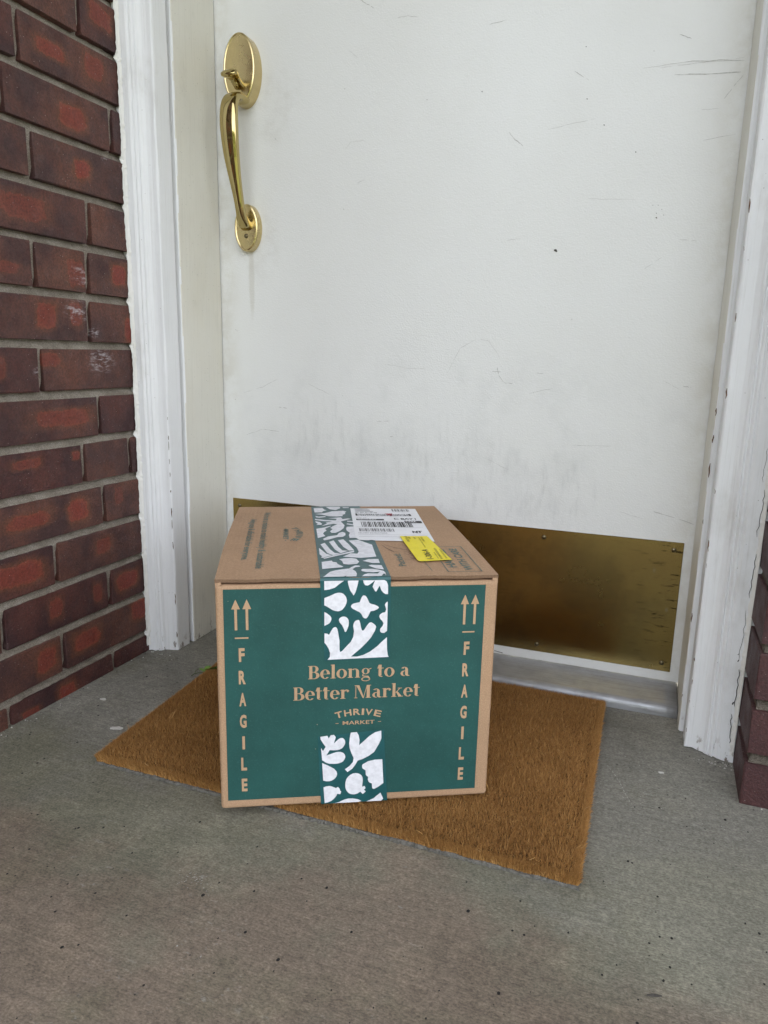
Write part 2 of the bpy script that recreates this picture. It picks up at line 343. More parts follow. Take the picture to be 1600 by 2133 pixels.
M = dict(concrete=m_concrete(), ground=m_ground(), brick=m_brick(), mortar=m_mortar(), darkmortar=m_mortar(.42),  # right-hand wall gets the same mortar in a darker tint
    trim=m_paint('white_gloss_trim', (.80, .805, .82)), jamb=m_paint('cream_jamb_paint', (.655, .64, .565), yellow=.35),
    stop=m_paint('cream_stop_paint', (.74, .72, .65), yellow=.2), caulk=m_paint('white_caulk', (.78, .77, .74), brush=.3),
    door=m_door(), brass=m_brass('polished_brass', (.50, .40, .18), rough=.05, stain=.15), rose=m_brass('brushed_brass', (.62, .50, .26), .20, .04, True),
    kick=m_kick(), alu=m_alu(), card=m_card('kraft_cardboard', (.49, .318, .198)), core=m_card('cardboard_core', (.23, .145, .09)),
    teal=m_ink('teal_print', (.0205, .092, .083), .55), kraft_ink=m_ink('bare_kraft_letters', (.49, .32, .195), .75, .12, False),
    tealtext=m_ink('teal_stamp', (.13, .19, .165), .7, .3, False), tape=m_plain('teal_paper_tape', (.018, .098, .106), .34, .2, .45, 0, 45, .0009),
    tapewhite=m_plain('white_tape_print', (.80, .80, .85), .38, .16, .4, 0, 130, .0006), label=m_plain('white_label_paper', (.86, .86, .89), .5, .04, .35),
    black=m_plain('black_print', (.03, .03, .035), .55, .3), grey=m_plain('grey_print', (.28, .28, .30), .55, .2), yellow=m_plain('yellow_sticker', (.86, .72, .02), .5, .06),
    olive=m_plain('print_on_yellow', (.20, .17, .015), .55, .3), red=m_plain('red_pen', (.50, .05, .09), .5, .2), pen=m_plain('brown_pen', (.07, .03, .03), .5, .3),
    steel=m_plain('screw_steel', (.24, .20, .12), .3, .4, .5, 1., 200), fibre=m_fibre(), felt=m_plain('mat_underlay', (.085, .045, .018), .95, .4), rubber=m_plain('grey_mat_backing', (.185, .175, .155), .9, .45, .3, 0, 220, .001),
    scuff=m_plain('scuff_grey', (.56, .555, .54), .6, .35, .3, 0, 300), scuffdk=m_plain('scuff_dark', (.10, .09, .08), .6, .4, .3, 0, 300), hole=m_plain('dark_gap', (.012, .011, .010), .9, .3),
    gapshade=m_plain('door_gap_shade', (.045, .04, .035), .7), wood=m_plain('bare_wood', (.15, .075, .040), .8, .45, .3, 0, 300), leaf=m_plain('weed_leaf', (.16, .30, .05), .5, .5, .4, 0, 120), stem=m_plain('weed_stem', (.06, .085, .02), .6, .4), flake=m_plain('paint_flake', (.62, .60, .56), .7, .2, .3, 0, 200, .001),
    roof=m_plain('stained_soffit', (.30, .26, .21), .7, .08), render=m_plain('house_render', (.42, .40, .36), .85, .15))

# ------------------------------------------------------------------ ground and porch floor
gr = pyd('ground', [(-250, -250, -.16), (250, -250, -.16), (250, 250, -.16), (-250, 250, -.16)], [(0, 1, 2, 3)], M['ground']); tag(gr, kind='structure')
fl = from_bm('porch_floor', box_bm(-1.6, 3.4, -2.3, .30, -.156, 0, .006, 2), M['concrete']); tag(fl, kind='structure')

# ------------------------------------------------------------------ brick walls
P, Z0, BED, HEAD = .0758, .0385, .0130, .0100
WA = .0112
def wall_x(y): return -.052 + WA*y
def brick_mesh(depth, length, height):
    bm = box_bm(-depth, 0, -length/2, length/2, -height/2, height/2, .0010, 1)
    for v in bm.verts: v.co += Vector((random.uniform(-.0006, .0006), random.uniform(-.0011, .0011), random.uniform(-.0011, .0011)))
    me = bpy.data.meshes.new('brick'); bm.to_mesh(me); bm.free(); me.materials.append(M['brick']); return me
def set_flash(o, f=None, g=None, paint=None, deep=0.):
    o['flash'] = [f[0], f[1], f[2]] if f else [0., 0., .01]; o['flash_b'] = [f[3], f[4], deep] if f else [.01, 0., deep]
    o['flush'] = [g[0], g[1], g[2]] if g else [0., 0., .01]; o['flush_b'] = [g[3], g[4], 0.] if g else [.01, 0., 0.]
    o['paint'] = list(paint) if paint else [0., 0., .0001]
def rand_flash(L, H):
    if random.random() < .25: return None
    return (random.uniform(-.28, .28)*L, random.uniform(-.18, .18)*H, random.uniform(.08, .24)*L, random.uniform(.16, .30)*H, random.uniform(.45, 1.))
FLASH = [(-.2341,1.0708,.0226,.0145),(-.3424,.9873,.0224,.0113),(-.2554,.9926,.0221,.0146),(-.2943,.8357,.0161,.0149),(-.4195,.7586,.0412,.0182),(-.3084,.9057,.0241,.0144),(-.4514,.6726,.017,.0091),(-.3209,.68,.0194,.0177),(-.2245,.6851,.0164,.0164),(-.3861,.6102,.0145,.0172),(-.3286,.616,.0141,.0205),(-.2087,.5977,.0085,.017),(-.4776,.534,.0083,.0162),(-.386,.5459,.0195,.01),(-.3678,.458,.0547,.013),(-.4442,.3933,.0228,.0088),(-.3475,.3943,.0072,.0068),(-.3502,.3059,.0181,.0166),(-.4546,.3078,.0395,.0128),(-.3009,.2334,.0158,.0118),(-.4812,.23,.0413,.0152),(-.4127,.1543,.0168,.0166),(-.3201,.1511,.0097,.0178),(-.3519,.0812,.0281,.0192),(-.2239,.0917,.0226,.0162),(-.4391,.0782,.0163,.0194),(-.4041,.0042,.0174,.0145),(-.4766,.003,.0155,.0082),(-.3088,.0222,.0101,.0124),(-.2462,.1538,.026,.0156)]
PAINT = [(-.278,.545,.040),(-.325,.622,.034),(-.291,.590,.016),(-.405,.528,.020),(-.288,.631,.022),(-.308,.676,.030),(-.2656,.186,.020),(-.245,.862,.010),(-.235,.95,.010)]
wall = empty('brick_wall', (-.06, -.7, 0))
tag(wall, 'dark red-brown brick wall with red flashed patches, left of the door', 'brick wall')
JOINTS = {0:[-.292,-.516],1:[-.404],2:[-.291,-.5126],3:[-.4053],4:[-.2936],5:[-.222,-.3322],6:[-.2896],7:[-.4054],8:[-.3007],9:[-.297,-.403],10:[-.2885],11:[-.394],12:[-.2251,-.4365],13:[-.4013],14:[-.283],15:[-.40]}
PITCH = .2225; WEND = -1.32; YIN = -.198
bm_far = bmesh.new()
for c in range(33):
    z0 = 0 if c == 0 else Z0 + P*(c-1) + BED/2
    z1 = Z0 + P*c - BED/2
    js = list(JOINTS.get(c, [-.292 if c % 2 == 0 else -.402])) if c < 16 else [-.292 if c % 2 == 0 else -.402]
    while js[-1] > WEND: js.append(js[-1]-PITCH+random.uniform(-.004, .004))
    edges = [YIN+.02] + js
    for i in range(len(edges)-1):
        ya = edges[i] - (HEAD/2 if i else 0); yb = max(edges[i+1], WEND) + (HEAD/2 if edges[i+1] > WEND else 0)
        L = ya-yb; H = z1-z0
        if L < .015: continue
        yc, zc = (ya+yb)/2, (z0+z1)/2
        if c > 19 or yc < -1.1:
            box_bm(-.145, wall_x(yc), yb, ya, z0, z1, bm=bm_far); continue
        o = link('brick', brick_mesh(.05, L, H), None, wall)
        o.location = Vector((wall_x(yc)+random.uniform(-.0009, .0009), yc, zc)) - wall.location
        o.rotation_euler = (random.uniform(-.004, .004), random.uniform(-.006, .006), -WA+random.uniform(-.004, .004))
        mine = [(f[0]-yc, f[1]-zc, f[2]*random.uniform(.9, 1.25), f[3]*random.uniform(.9, 1.2), random.uniform(.40, .95)) for f in FLASH if yb <= f[0] <= ya and z0-.004 <= f[1] <= z1+.004]
        pt = [(p[0]-yc, p[1]-zc, p[2]) for p in PAINT if yb-.01 <= p[0] <= ya+.01 and z0 <= p[1] <= z1]
        seen = c < 16 and yc > -.62
        if not seen: mine = [f for f in (rand_flash(L, H), rand_flash(L, H)) if f]
        elif not mine and random.random() < .5:
            f = rand_flash(L, H); mine = [f[:4]+(.35,)] if f else []
        mine.sort(key=lambda f: -f[2])
        set_flash(o, mine[0] if mine else None, mine[1] if len(mine) > 1 else None, pt[0] if pt else None)
fo = from_bm('upper_bricks', bm_far, M['brick'], wall); fo.location = -wall.location; tag(fo, kind='stuff'); set_flash(fo)
# mortar: a raked, slightly uneven bed behind the brick faces
def mortar_sheet(name, parent, fn, us, vs, amp=.0016, mt=None):
    v = []; f = []
    for a in us:
        for b in vs:
            p = fn(a, b); v.append(tuple(Vector(p[0]) + Vector(p[1])*random.uniform(-amp, amp)))
    nv = len(vs)
    for i in range(len(us)-1):
        for j in range(nv-1): f.append((i*nv+j, (i+1)*nv+j, (i+1)*nv+j+1, i*nv+j+1))
    return pyd(name, v, f, mt or M['mortar'], parent, True)
def joint_levels(z0, p, n):
    L = [-.004]
    for k in range(n):
        zc = z0+p*k; L += [zc-.022, zc-.0066, zc-.0045, zc-.0015, zc+.0025, zc+.0066, zc+.022]
    return L
def joint_depth(z, z0, p):                       # weathered joint: struck back under the brick above
    k = round((z-z0)/p); d = z-(z0+p*k)
    if abs(d) > .009: return .0068
    return .0035+.0085*min(1, max(0, (d+.0066)/.0125))
us = np.arange(YIN+.02, -1.0, -.009); vs = joint_levels(Z0, P, 20)
mo = mortar_sheet('mortar', wall, lambda a, b: ((wall_x(a)-joint_depth(b, Z0, P), a, b), (1, 0, 0)), us, vs, .0012); mo.location = -wall.location
bk = from_bm('wall_backing', box_bm(-1.4, -.0685, -1.315, .3, 0, 2.48), M['mortar'], wall); bk.location = -wall.location

# right-hand brick wall, parallel to the door, with its return beside the casing
XR, YR = .9648, -.302
wr = empty('brick_wall', (1.4, YR, 0))
tag(wr, 'dark purplish brick wall corner beside the right-hand white casing', 'brick wall')
ZR, PR = .066, .0748
far2 = bmesh.new()
for c in range(33):
    z0 = 0 if c == 0 else ZR+PR*(c-1)+BED/2; z1 = ZR+PR*c-BED/2
    x = XR; first = .2130 if c % 2 == 0 else .1020; i = 0
    while x < 2.6:
        L = first if i == 0 else .213; x1 = x+L
        yb = -.195 if i == 0 else YR+.06
        xc, zc = (x+x1)/2, (z0+z1)/2
        if c > 19 or xc > 1.75: box_bm(x, x1, YR, YR+.09, z0, z1, bm=far2)
        else:
            o = link('brick', brick_mesh(yb-YR, L, z1-z0), None, wr)
            o.rotation_euler = (random.uniform(-.004, .004), random.uniform(-.006, .006), -math.pi/2+random.uniform(-.004, .004))
            o.location = Vector((xc, YR+random.uniform(-.001, .001), zc)) - wr.location
            fs = [f for f in (rand_flash(L, z1-z0), rand_flash(L, z1-z0)) if f]
            if c < 5 and i == 0: fs = []
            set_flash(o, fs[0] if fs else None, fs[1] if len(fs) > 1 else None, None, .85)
        x = x1+HEAD; i += 1
fo = from_bm('upper_bricks', far2, M['brick'], wr); fo.location = -wr.location; tag(fo, kind='stuff'); set_flash(fo)
us = np.arange(XR+.004, 1.8, .012); vs = joint_levels(ZR, PR, 20)
mo = mortar_sheet('mortar', wr, lambda a, b: ((a, YR+joint_depth(b, ZR, PR), b), (0, 1, 0)), us, vs, .001, M['darkmortar']); mo.location = -wr.location
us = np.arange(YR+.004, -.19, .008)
mo = mortar_sheet('mortar', wr, lambda a, b: ((XR+.0045, a, b), (1, 0, 0)), us, vs, .001, M['darkmortar']); mo.location = -wr.location
bk = from_bm('wall_backing', box_bm(XR+.009, 3.4, YR+.0140, .3, 0, 2.48), M['mortar'], wr); bk.location = -wr.location
bk = from_bm('wall_backing', box_bm(-.066, XR+.008, -.16, .3, 2.12, 2.48), M['mortar'], wr); bk.location = -wr.location

# porch roof overhead (out of frame): the step is in open shade
rf = from_bm('porch_roof', box_bm(-1.6, 3.4, -1.5, .6, 2.485, 2.66), M['roof']); tag(rf, kind='structure')

# unseen greenery added behind the camera, so that the brass has something dark to mirror
random.seed(5); v = []; f = []
nx, nz = 60, 14
for i in range(nx):
    for j in range(nz):
        t = j/(nz-1)*1.5; yy = -7.2-.25*random.random()-(0 if t < 1 else (t-1)*2.4); v.append((-9+18*i/(nx-1), yy, -.16+min(t, 1)*(1.75+.2*random.random())))
for i in range(nx-1):
    for j in range(nz-1): f.append((i*nz+j, (i+1)*nz+j, (i+1)*nz+j+1, i*nz+j+1))
hg = pyd('added_hedge', v, f, M['ground']); tag(hg, kind='stuff')

# ------------------------------------------------------------------ door frame
DW = .8934
fr = empty('door_surround', (DW/2, -.1, 0)); tag(fr, 'white painted door frame with chipped casing and cream jambs', 'door frame')
def fpart(name, bm, mat, smooth=False):
    o = from_bm(name, bm, mat, fr, smooth); o.location = -fr.location; return o
PROF = [(-.0025,-.140),(-.0025,-.1745),(-.0033,-.1772),(-.0052,-.1785),(-.012,-.1795),(-.019,-.1818),(-.0242,-.1858),(-.0262,-.1890),(-.0280,-.1902),(-.0296,-.1888),(-.0308,-.1900),(-.0325,-.1928),(-.0345,-.1936),(-.0360,-.1926),(-.0378,-.1950),(-.0400,-.1964),(-.0480,-.1972),(-.0570,-.1985),(-.0640,-.1985),(-.0640,-.140)]
zs = [0.0]+list(np.arange(.02, 2.10, .03))
l = fpart('casing', sweep_z(PROF, zs, .00035, True, .002), M['trim']); l['label'] = 'left moulded casing'
PR2 = [(.9005+(-.0025-x)*1.165, y) for x, y in PROF]
l = fpart('casing', sweep_z(PR2, zs, .00035, True, .0028), M['trim']); l['label'] = 'right casing with chipped paint'
fpart('casing', box_bm(-.06, .965, -.1985, -.14, 2.08, 2.15, .004), M['trim'])
fpart('jamb', box_bm(-.060, -.0150, -.1655, .06, 0, 2.10, .0015), M['jamb'])
fpart('jamb', box_bm(DW+.0150, .960, -.1655, .06, 0, 2.10, .0015), M['jamb'])
fpart('jamb', box_bm(-.014, DW+.014, -.1655, .06, 2.04, 2.10, .0015), M['jamb'])
def stop_prof(x0, x1, s):
    return [(x0, -.0025), (x1, -.0025), (x1, -.1262), (x1-.0009*s, -.1284), (x1-.0028*s, -.1292), (x0+.001*s, -.1292), (x0, -.128)]
zs2 = [0]+list(np.arange(.02, 2.05, .03))
for prf in (stop_prof(-.0148, -.0004, 1), stop_prof(DW+.0148, DW+.0002, -1)):
    o = fpart('door_stop', sweep_z(prf, zs2, .0003, True, .002), M['stop'])
    o.data.materials.append(M['trim'])                      # the front edge was painted with the white trim
    for p in o.data.polygons:
        if p.normal.y < -.4: p.material_index = 1
for x0, x1 in ((-.0149, -.0022), (DW+.0022, DW+.0149)):
    fpart('gap_shade_strip', box_bm(x0, x1, -.0038, -.0004, .02, 2.035), M['gapshade'])  # dark strip stands in for the shade inside the door gap
# brown wood showing where the paint has flaked off the edges
chips = []
random.seed(21)
for k in range(20):
    z = random.choice((random.uniform(.02, .35), random.uniform(.02, .75), random.uniform(.3, 1.05))); n = random.randint(2, 4); h = random.uniform(.002, .007)
    e = random.random()
    x = (DW+.0006 if e < .45 else DW+.0105 if e < .6 else .9012)+random.uniform(-.0002, .0005); y = -.1297 if e < .6 else -.1755 if x < .902 else -.18
    chips.append(([(x+random.uniform(-.0006, .0006), z+h*i) for i in range(n)], random.uniform(.0010, .0020), -.1299 if e < .6 else -.1772))
for k in range(16):
    z = random.uniform(.01, .45); n = random.randint(2, 4); h = random.uniform(.002, .006)
    chips.append(([(-.0034+random.uniform(-.0005, .0005), z+h*i) for i in range(n)], random.uniform(.0010, .0022), -.1785))
V_, F_ = [], []
for pts, w, yy in chips:
    d_ = [Vector(p) for p in pts]
    k0 = len(V_)
    for i, p in enumerate(d_):
        q = w*random.uniform(.3, .6)*(.4 if i in (0, len(d_)-1) else 1); V_ += [(p.x-q, yy-.0004, p.y), (p.x+q, yy-.0004, p.y)]
        if i: F_.append((k0+2*i-2, k0+2*i-1, k0+2*i+1, k0+2*i))
o = pyd('bare_wood', V_, F_, M['wood'], fr); o.location = -fr.location; tag(o, kind='stuff')
# ragged caulk where paint meets brick
def caulk(side):
    v = []; f = []; z = .012; k = 0; amp = [random.uniform(.1, 1) for _ in range(40)]
    while z < 1.6:
        if side < 0:
            lines = (z-Z0) % P; nearline = max(0, 1-min(lines, P-lines)/.007)
            a = .0035+.0022*random.random()+.0035*nearline*random.random()*amp[int(z/P)]+.0008*math.sin(z*23+2*math.sin(z*9)); b = .0035+.0028*random.random()
            x = wall_x(-.2); dip = .0055*nearline*amp[int(z/P)]
            row = [(x+.0012-dip, -.1985-a-.002, z), (x+.0022-dip*.5, -.2005-.0012*random.random(), z), (x+b*.5, -.2000-.0008*random.random(), z), (x+b, -.1979, z)]
        else:
            a = .0030+.0016*random.random(); b = .0045+.0025*random.random(); x = XR
            row = [(x-b, -.1979, z), (x-b*.5, -.2002-.0008*random.random(), z), (x-.0016, -.2012-.001*random.random(), z), (x-.0008, -.2005-a, z)]
        v += row
        if k:
            for i in range(3): f.append((4*k-4+i, 4*k-3+i, 4*k+1+i, 4*k+i))
        k += 1; z += .003+.004*random.random()
    o = pyd('caulk', v, f, M['caulk'], fr, False); o.location = -fr.location; return o
caulk(-1); caulk(1)
def ribbon(pts, w, fn, taper=.4):
    """flat stroke along 2D pts -> verts, faces through fn(x, y)"""
    P2 = [Vector(p) for p in pts]; v = []; f = []
    for i, p in enumerate(P2):
        d = (P2[min(i+1, len(P2)-1)]-P2[max(i-1, 0)]).normalized(); n = Vector((-d.y, d.x))
        ww = w/2*(taper if i in (0, len(P2)-1) else 1)
        v += [fn(*(p+n*ww)), fn(*(p-n*ww))]
        if i: f.append((2*i-2, 2*i-1, 2*i+1, 2*i))
    return v, f
def ribbons(name, lst, fn, mat, parent, off=None):
    V = []; F = []
    for pts, w in lst:
        v, f = ribbon(pts, w, fn); k = len(V); V += v; F += [tuple(i+k for i in q) for q in f]
    o = pyd(name, V, F, mat, parent)
    if parent is not None and off is not None: o.location = off
    return o
cr = []
z = .03
while z < .62:
    n = random.randint(5, 12); pts = []; x = .9575+random.uniform(-.002, .0015)
    for i in range(n): pts.append((x+random.uniform(-.0011, .0011)+.0009*math.sin(z*70), z)); z += random.uniform(.004, .009)
    cr.append((pts, random.uniform(.0004, .0011))); z += random.uniform(.0, .02)
    if random.random() < .5: cr.append(([(x, z), (x+.003, z+.0015), (x+.006, z-.001)], .002))
for q in ((.955, .09, .004), (.9545, .155, .003), (.9535, .165, .002)): cr.append(([(q[0], q[1]), (q[0]+.001, q[1]+q[2])], q[2]))
o = ribbons('paint_crack', cr, lambda x, z: (x, -.1990-(x-.945)*.04, z), M['hole'], fr, -fr.location); tag(o, kind='stuff')

# ------------------------------------------------------------------ door
door = empty('door', (0, .045, 0)); tag(door, 'scuffed white flush door with brass handle and brass kick plate', 'door')
DO = -door.location
dl = from_bm('door_panel', box_bm(-.0135, DW+.0135, 0, .045, .0236, 2.036, .0012, 2), M['door'], door); dl.location = DO
SCUFF=[[1,[2867,11451],[2989,11372],[3112,11299]],[1,[3534,11104],[3710,11107],[3886,11072]],[0.6,[2676,10713],[2818,10581]],[0.4,[2614,9156],[2709,9271],[2963,9279]],[1,[2846,8593],[2989,8645]],[1,[1216,9453],[1249,9394]],[0.8,[5098,10814],[5370,10844]],[1,[6470,10000],[6698,9851]],[1.2,[5494,9207],[5603,9091],[5740,8987]],[0.7,[7465,9933],[8163,9956],[8864,9892]],[0.7,[7721,9911],[8215,9926],[8860,9932]],[1.3,[7932,9800],[8354,9764],[8834,9743]],[1,[8647,9405],[8761,9561],[8874,9704]],[0.5,[6127,9196],[6513,9256],[6837,9293]],[0.8,[8425,8865],[8857,8917]],[0.5,[8356,9287],[8648,9285]],[1,[7953,10336],[8120,10257]],[0.7,[7757,7049],[8007,7218]],[0.8,[5560,7551],[5783,7572]],[0.4,[6820,8131],[7529,8087]],[0.7,[8242,7476],[8488,7442]],[0.5,[448,4858],[889,4984],[1215,5151]],[0.7,[1879,5079],[2323,4897]],[0.6,[503,4024],[875,4158],[1239,4130]],[1.2,[1244,4606],[1422,4592]],[1,[3304,4427],[3561,4455]],[1.6,[3568,4164],[3632,4174]],[0.5,[3489,5481],[3866,5419],[4234,5414]],[1.5,[294,6075],[348,6044]],[0.5,[4612,5339],[4844,5791],[5153,5960]],[0.5,[5185,5947],[5328,5921],[5479,5747],[5557,5612]],[1,[5427,5403],[5583,5407]],[1,[5508,5474],[5544,5337],[5650,5216],[5791,5213]],[0.6,[6079,5052],[6482,5149]],[0.8,[6194,5397],[6330,5395]],[1.5,[8267,3187],[8549,3132],[8906,3031]],[0.7,[7743,3137],[8114,3047]],[1.3,[8519,5258],[8641,5237]],[0.5,[5347,3898],[5823,3700]],[0.5,[8210,5337],[8465,5205]],[0.5,[6847,4209],[7506,4236]]]
SPECK=[[5022,9847,1.5],[6621,10321,1.2],[7481,8770,1.4],[7872,7804,1.8],[6369,7363,4],[7880,7986,.8],[7802,7990,.8],[7939,7919,.8],[7973,7839,.9],[7865,7870,1],[6979,9192,1.5],[6692,9586,1.4]]
faint, dark = [], []
for s in SCUFF:
    pts = [(p[0]/1e4, p[1]/1e4) for p in s[1:]]
    fine = []
    for a, b in zip(pts, pts[1:]):
        for t in np.linspace(0, 1, 7)[:-1]: fine.append((a[0]+(b[0]-a[0])*t+random.uniform(-.0004, .0004), a[1]+(b[1]-a[1])*t+random.uniform(-.0005, .0005)))
    fine.append(pts[-1])
    i = 0
    while i < len(fine)-1:                        # scuffs skip over the paint texture
        n = random.randint(2, 6); seg = fine[i:i+n+1]
        if len(seg) > 1: faint.append((seg, .0007*s[0]*random.uniform(.6, 1.25)+.0001))
        i += n + (1 if random.random() < .35 else 0)
for x, z, r in SPECK:
    x, z = x/1e4, z/1e4; dark.append(([(x-r*.0007, z+r*.0003), (x, z+r*.0002), (x+r*.0006, z-r*.0004)], r*.0010))
for q in ((.578, .0285), (.586, .0275)): dark.append(([(q[0]-.004, q[1]), (q[0]+.004, q[1]-.001)], .003))
o = ribbons('scuff_mark', faint, lambda x, z: (x, -.0004, z), M['scuff'], door, DO); tag(o, kind='stuff')
o = ribbons('paint_chip', dark, lambda x, z: (x, -.0004, z), M['scuffdk'], door, DO); tag(o, kind='stuff')
# kick plate
kp = from_bm('kick_plate', box_bm(.0156, .8795, -.0016, -.0001, .041, .2706, .0006, 1), M['kick'], door); kp.location = DO
def screw_bm():
    bm = bmesh.new(); rings = []
    for r, h in ((.0042, 0), (.0040, .0009), (.0028, .0019), (.0012, .0023)):
        rings.append([bm.verts.new((r*math.cos(a), -h, r*math.sin(a))) for a in np.linspace(0, 2*math.pi, 12, endpoint=False)])
    for a, b in zip(rings, rings[1:]):
        for i in range(12): bm.faces.new((a[i], a[(i+1) % 12], b[(i+1) % 12], b[i]))
    bm.faces.new(rings[-1]); bmesh.ops.recalc_face_normals(bm, faces=bm.faces); return bm
sc0 = None
for sx in (.0312, .238, .444, .651, .8647):
    for sz in (.0555, .2568):
        if sc0 is None: sc0 = from_bm('screw', screw_bm(), M['steel'], kp, True); o = sc0
        else: o = sc0.copy(); COL.objects.link(o); o.parent = kp
        o.location = (sx, -.0016, sz+random.uniform(-.001, .001))
# handle set
def oval(cx, cz, rx, rz, depth, bev, name, mat, parent, n=96):
    bm = bmesh.new(); prof = [(1., 0.), (1., -depth+bev), (1-bev*.35/rx, -depth+bev*.3), (1-bev*1.0/rx, -depth), (1-bev*1.6/rx, -depth+.0006), (.5, -depth+.0004)]
    rings = []
    for s, y in prof:
        rings.append([bm.verts.new((cx+rx*s*math.cos(a), y, cz+(rz-rx+rx*s if s > .6 else rz*s)*math.sin(a))) for a in np.linspace(0, 2*math.pi, n, endpoint=False)])
    for a, b in zip(rings, rings[1:]):
        for i in range(n): bm.faces.new((a[i], a[(i+1) % n], b[(i+1) % n], b[i]))
    bm.faces.new(rings[-1]); bmesh.ops.recalc_face_normals(bm, faces=bm.faces)
    return from_bm(name, bm, mat, parent, False)
def tube(path, secs, n=24, mb=2.):
    """path: points, secs: (rx, ry) half sizes in the x and the in-plane normal direction; superellipse section"""
    bm = bmesh.new(); rings = []
    Pv = [Vector(p) for p in path]
    for i, p in enumerate(Pv):
        t = (Pv[min(i+1, len(Pv)-1)]-Pv[max(0, i-1)]).normalized(); X = Vector((1, 0, 0)); X = (X-t*X.dot(t)).normalized(); Yv = t.cross(X)
        rx, ry = secs[i]
        ring = []
        for a in np.linspace(0, 2*math.pi, n, endpoint=False):
            ca, sa = math.cos(a), math.sin(a)
            ring.append(bm.verts.new(p + X*(rx*math.copysign(abs(ca)**(2/mb), ca)) + Yv*(ry*math.copysign(abs(sa)**(2/mb), sa))))
        rings.append(ring)
    for a, b in zip(rings, rings[1:]):
        for i in range(n): bm.faces.new((a[i], a[(i+1) % n], b[(i+1) % n], b[i]))
    bm.faces.new(rings[0]); bm.faces.new(rings[-1]); bmesh.ops.recalc_face_normals(bm, faces=bm.faces); return bm
def spline(keys, n):
    K = np.array(keys, float); out = []
    for i in range(len(K)-1):
        p0, p1, p2, p3 = K[max(i-1, 0)], K[i], K[i+1], K[min(i+2, len(K)-1)]
        for t in np.linspace(0, 1, n, endpoint=False):
            out.append(.5*((2*p1)+(-p0+p2)*t+(2*p0-5*p1+4*p2-p3)*t*t+(-p0+3*p1-3*p2+p3)*t**3))
    out.append(K[-1]); return out
HX = .0655
keys = [(.0665,-.020,1.0035,.0160,.0060),(.0663,-.034,1.0062,.0150,.0062),(.0660,-.049,1.0030,.0150,.0072),(.0655,-.0595,.990,.0158,.0080),(.0655,-.0635,.968,.0168,.0082),(.0658,-.0630,.940,.0164,.0080),(.0664,-.0585,.905,.0145,.0074),(.0680,-.0510,.868,.0112,.0066),(.0695,-.0440,.838,.0090,.0062),(.0698,-.0385,.819,.0088,.0066),(.0690,-.0320,.806,.0098,.0074),(.0682,-.0225,.797,.0110,.0080),(.0680,-.0140,.7935,.0120,.0082)]
sp = spline(keys, 6)
grip = from_bm('door_handle', tube([p[:3] for p in sp], [(p[3], p[4]) for p in sp], 32, 3.2), M['brass'], door, True); grip.location = DO
grip['label'] = 'brass pull handle with thumb latch and two oval plates'
oval(.0640, 1.0560, .0325, .0585, .0265, .0028, 'latch_plate', M['rose'], grip)
oval(.0668, .7912, .0255, .0420, .0165, .0034, 'lower_plate', M['rose'], grip)
tk = [(.0655,-.0245,1.0270,.0115,.0060),(.0652,-.0340,1.0310,.0100,.0052),(.0648,-.0430,1.0355,.0110,.0040),(.0642,-.0530,1.0385,.0155,.0068),(.0640,-.0590,1.0375,.0160,.0058),(.0640,-.0645,1.0335,.0115,.0036)]
ts = spline(tk, 5)
from_bm('thumb_latch', tube([p[:3] for p in ts], [(p[3], p[4]) for p in ts], 20, 2.3), M['brass'], grip, True)
from_bm('latch_stem', tube([(.0655,-.038,1.036), (.0660,-.036,1.022)], [(.0040, .0035), (.0032, .003)], 12), M['brass'], grip, True)
s2 = sc0.copy(); COL.objects.link(s2); s2.parent = grip; s2.location = (.0672, -.0160, .7765)

# ------------------------------------------------------------------ threshold
pr = [(.02, .0), (.02, .0205), (-.004, .0222), (-.018, .0218), (-.045, .0200), (-.068, .0185), (-.0745, .0192), (-.0815, .0190), (-.0868, .0165), (-.0898, .0120), (-.0905, .006), (-.0900, .0)]
bm = bmesh.new(); rows = []
for x in np.linspace(.024, DW-.0008, 40):
    rows.append([bm.verts.new((x, y+random.uniform(-.0004, .0004), z+random.uniform(-.00035, .00035))) for y, z in pr])
for a, b in zip(rows, rows[1:]):
    for i in range(len(pr)-1): bm.faces.new((a[i], b[i], b[i+1], a[i+1]))
bm.faces.new(rows[0]); bm.faces.new(rows[-1]); bmesh.ops.recalc_face_normals(bm, faces=bm.faces)
th = from_bm('threshold', bm, M['alu'], None, True); tag(th, 'worn aluminium threshold strip under the white door', 'threshold')

# ------------------------------------------------------------------ doormat
QF = [Vector((.1325, -.5455)), Vector((.7835, -.5425)), Vector((.7795, -.1010)), Vector((.1085, -.0985))]   # FL FR BR BL
def quad(a, b): return QF[0]*(1-a)*(1-b)+QF[1]*a*(1-b)+QF[2]*a*b+QF[3]*(1-a)*b
mat_o = empty('doormat', (.45, -.32, 0)); tag(mat_o, 'plain brown coir doormat under the cardboard box', 'doormat')
MO = -mat_o.location
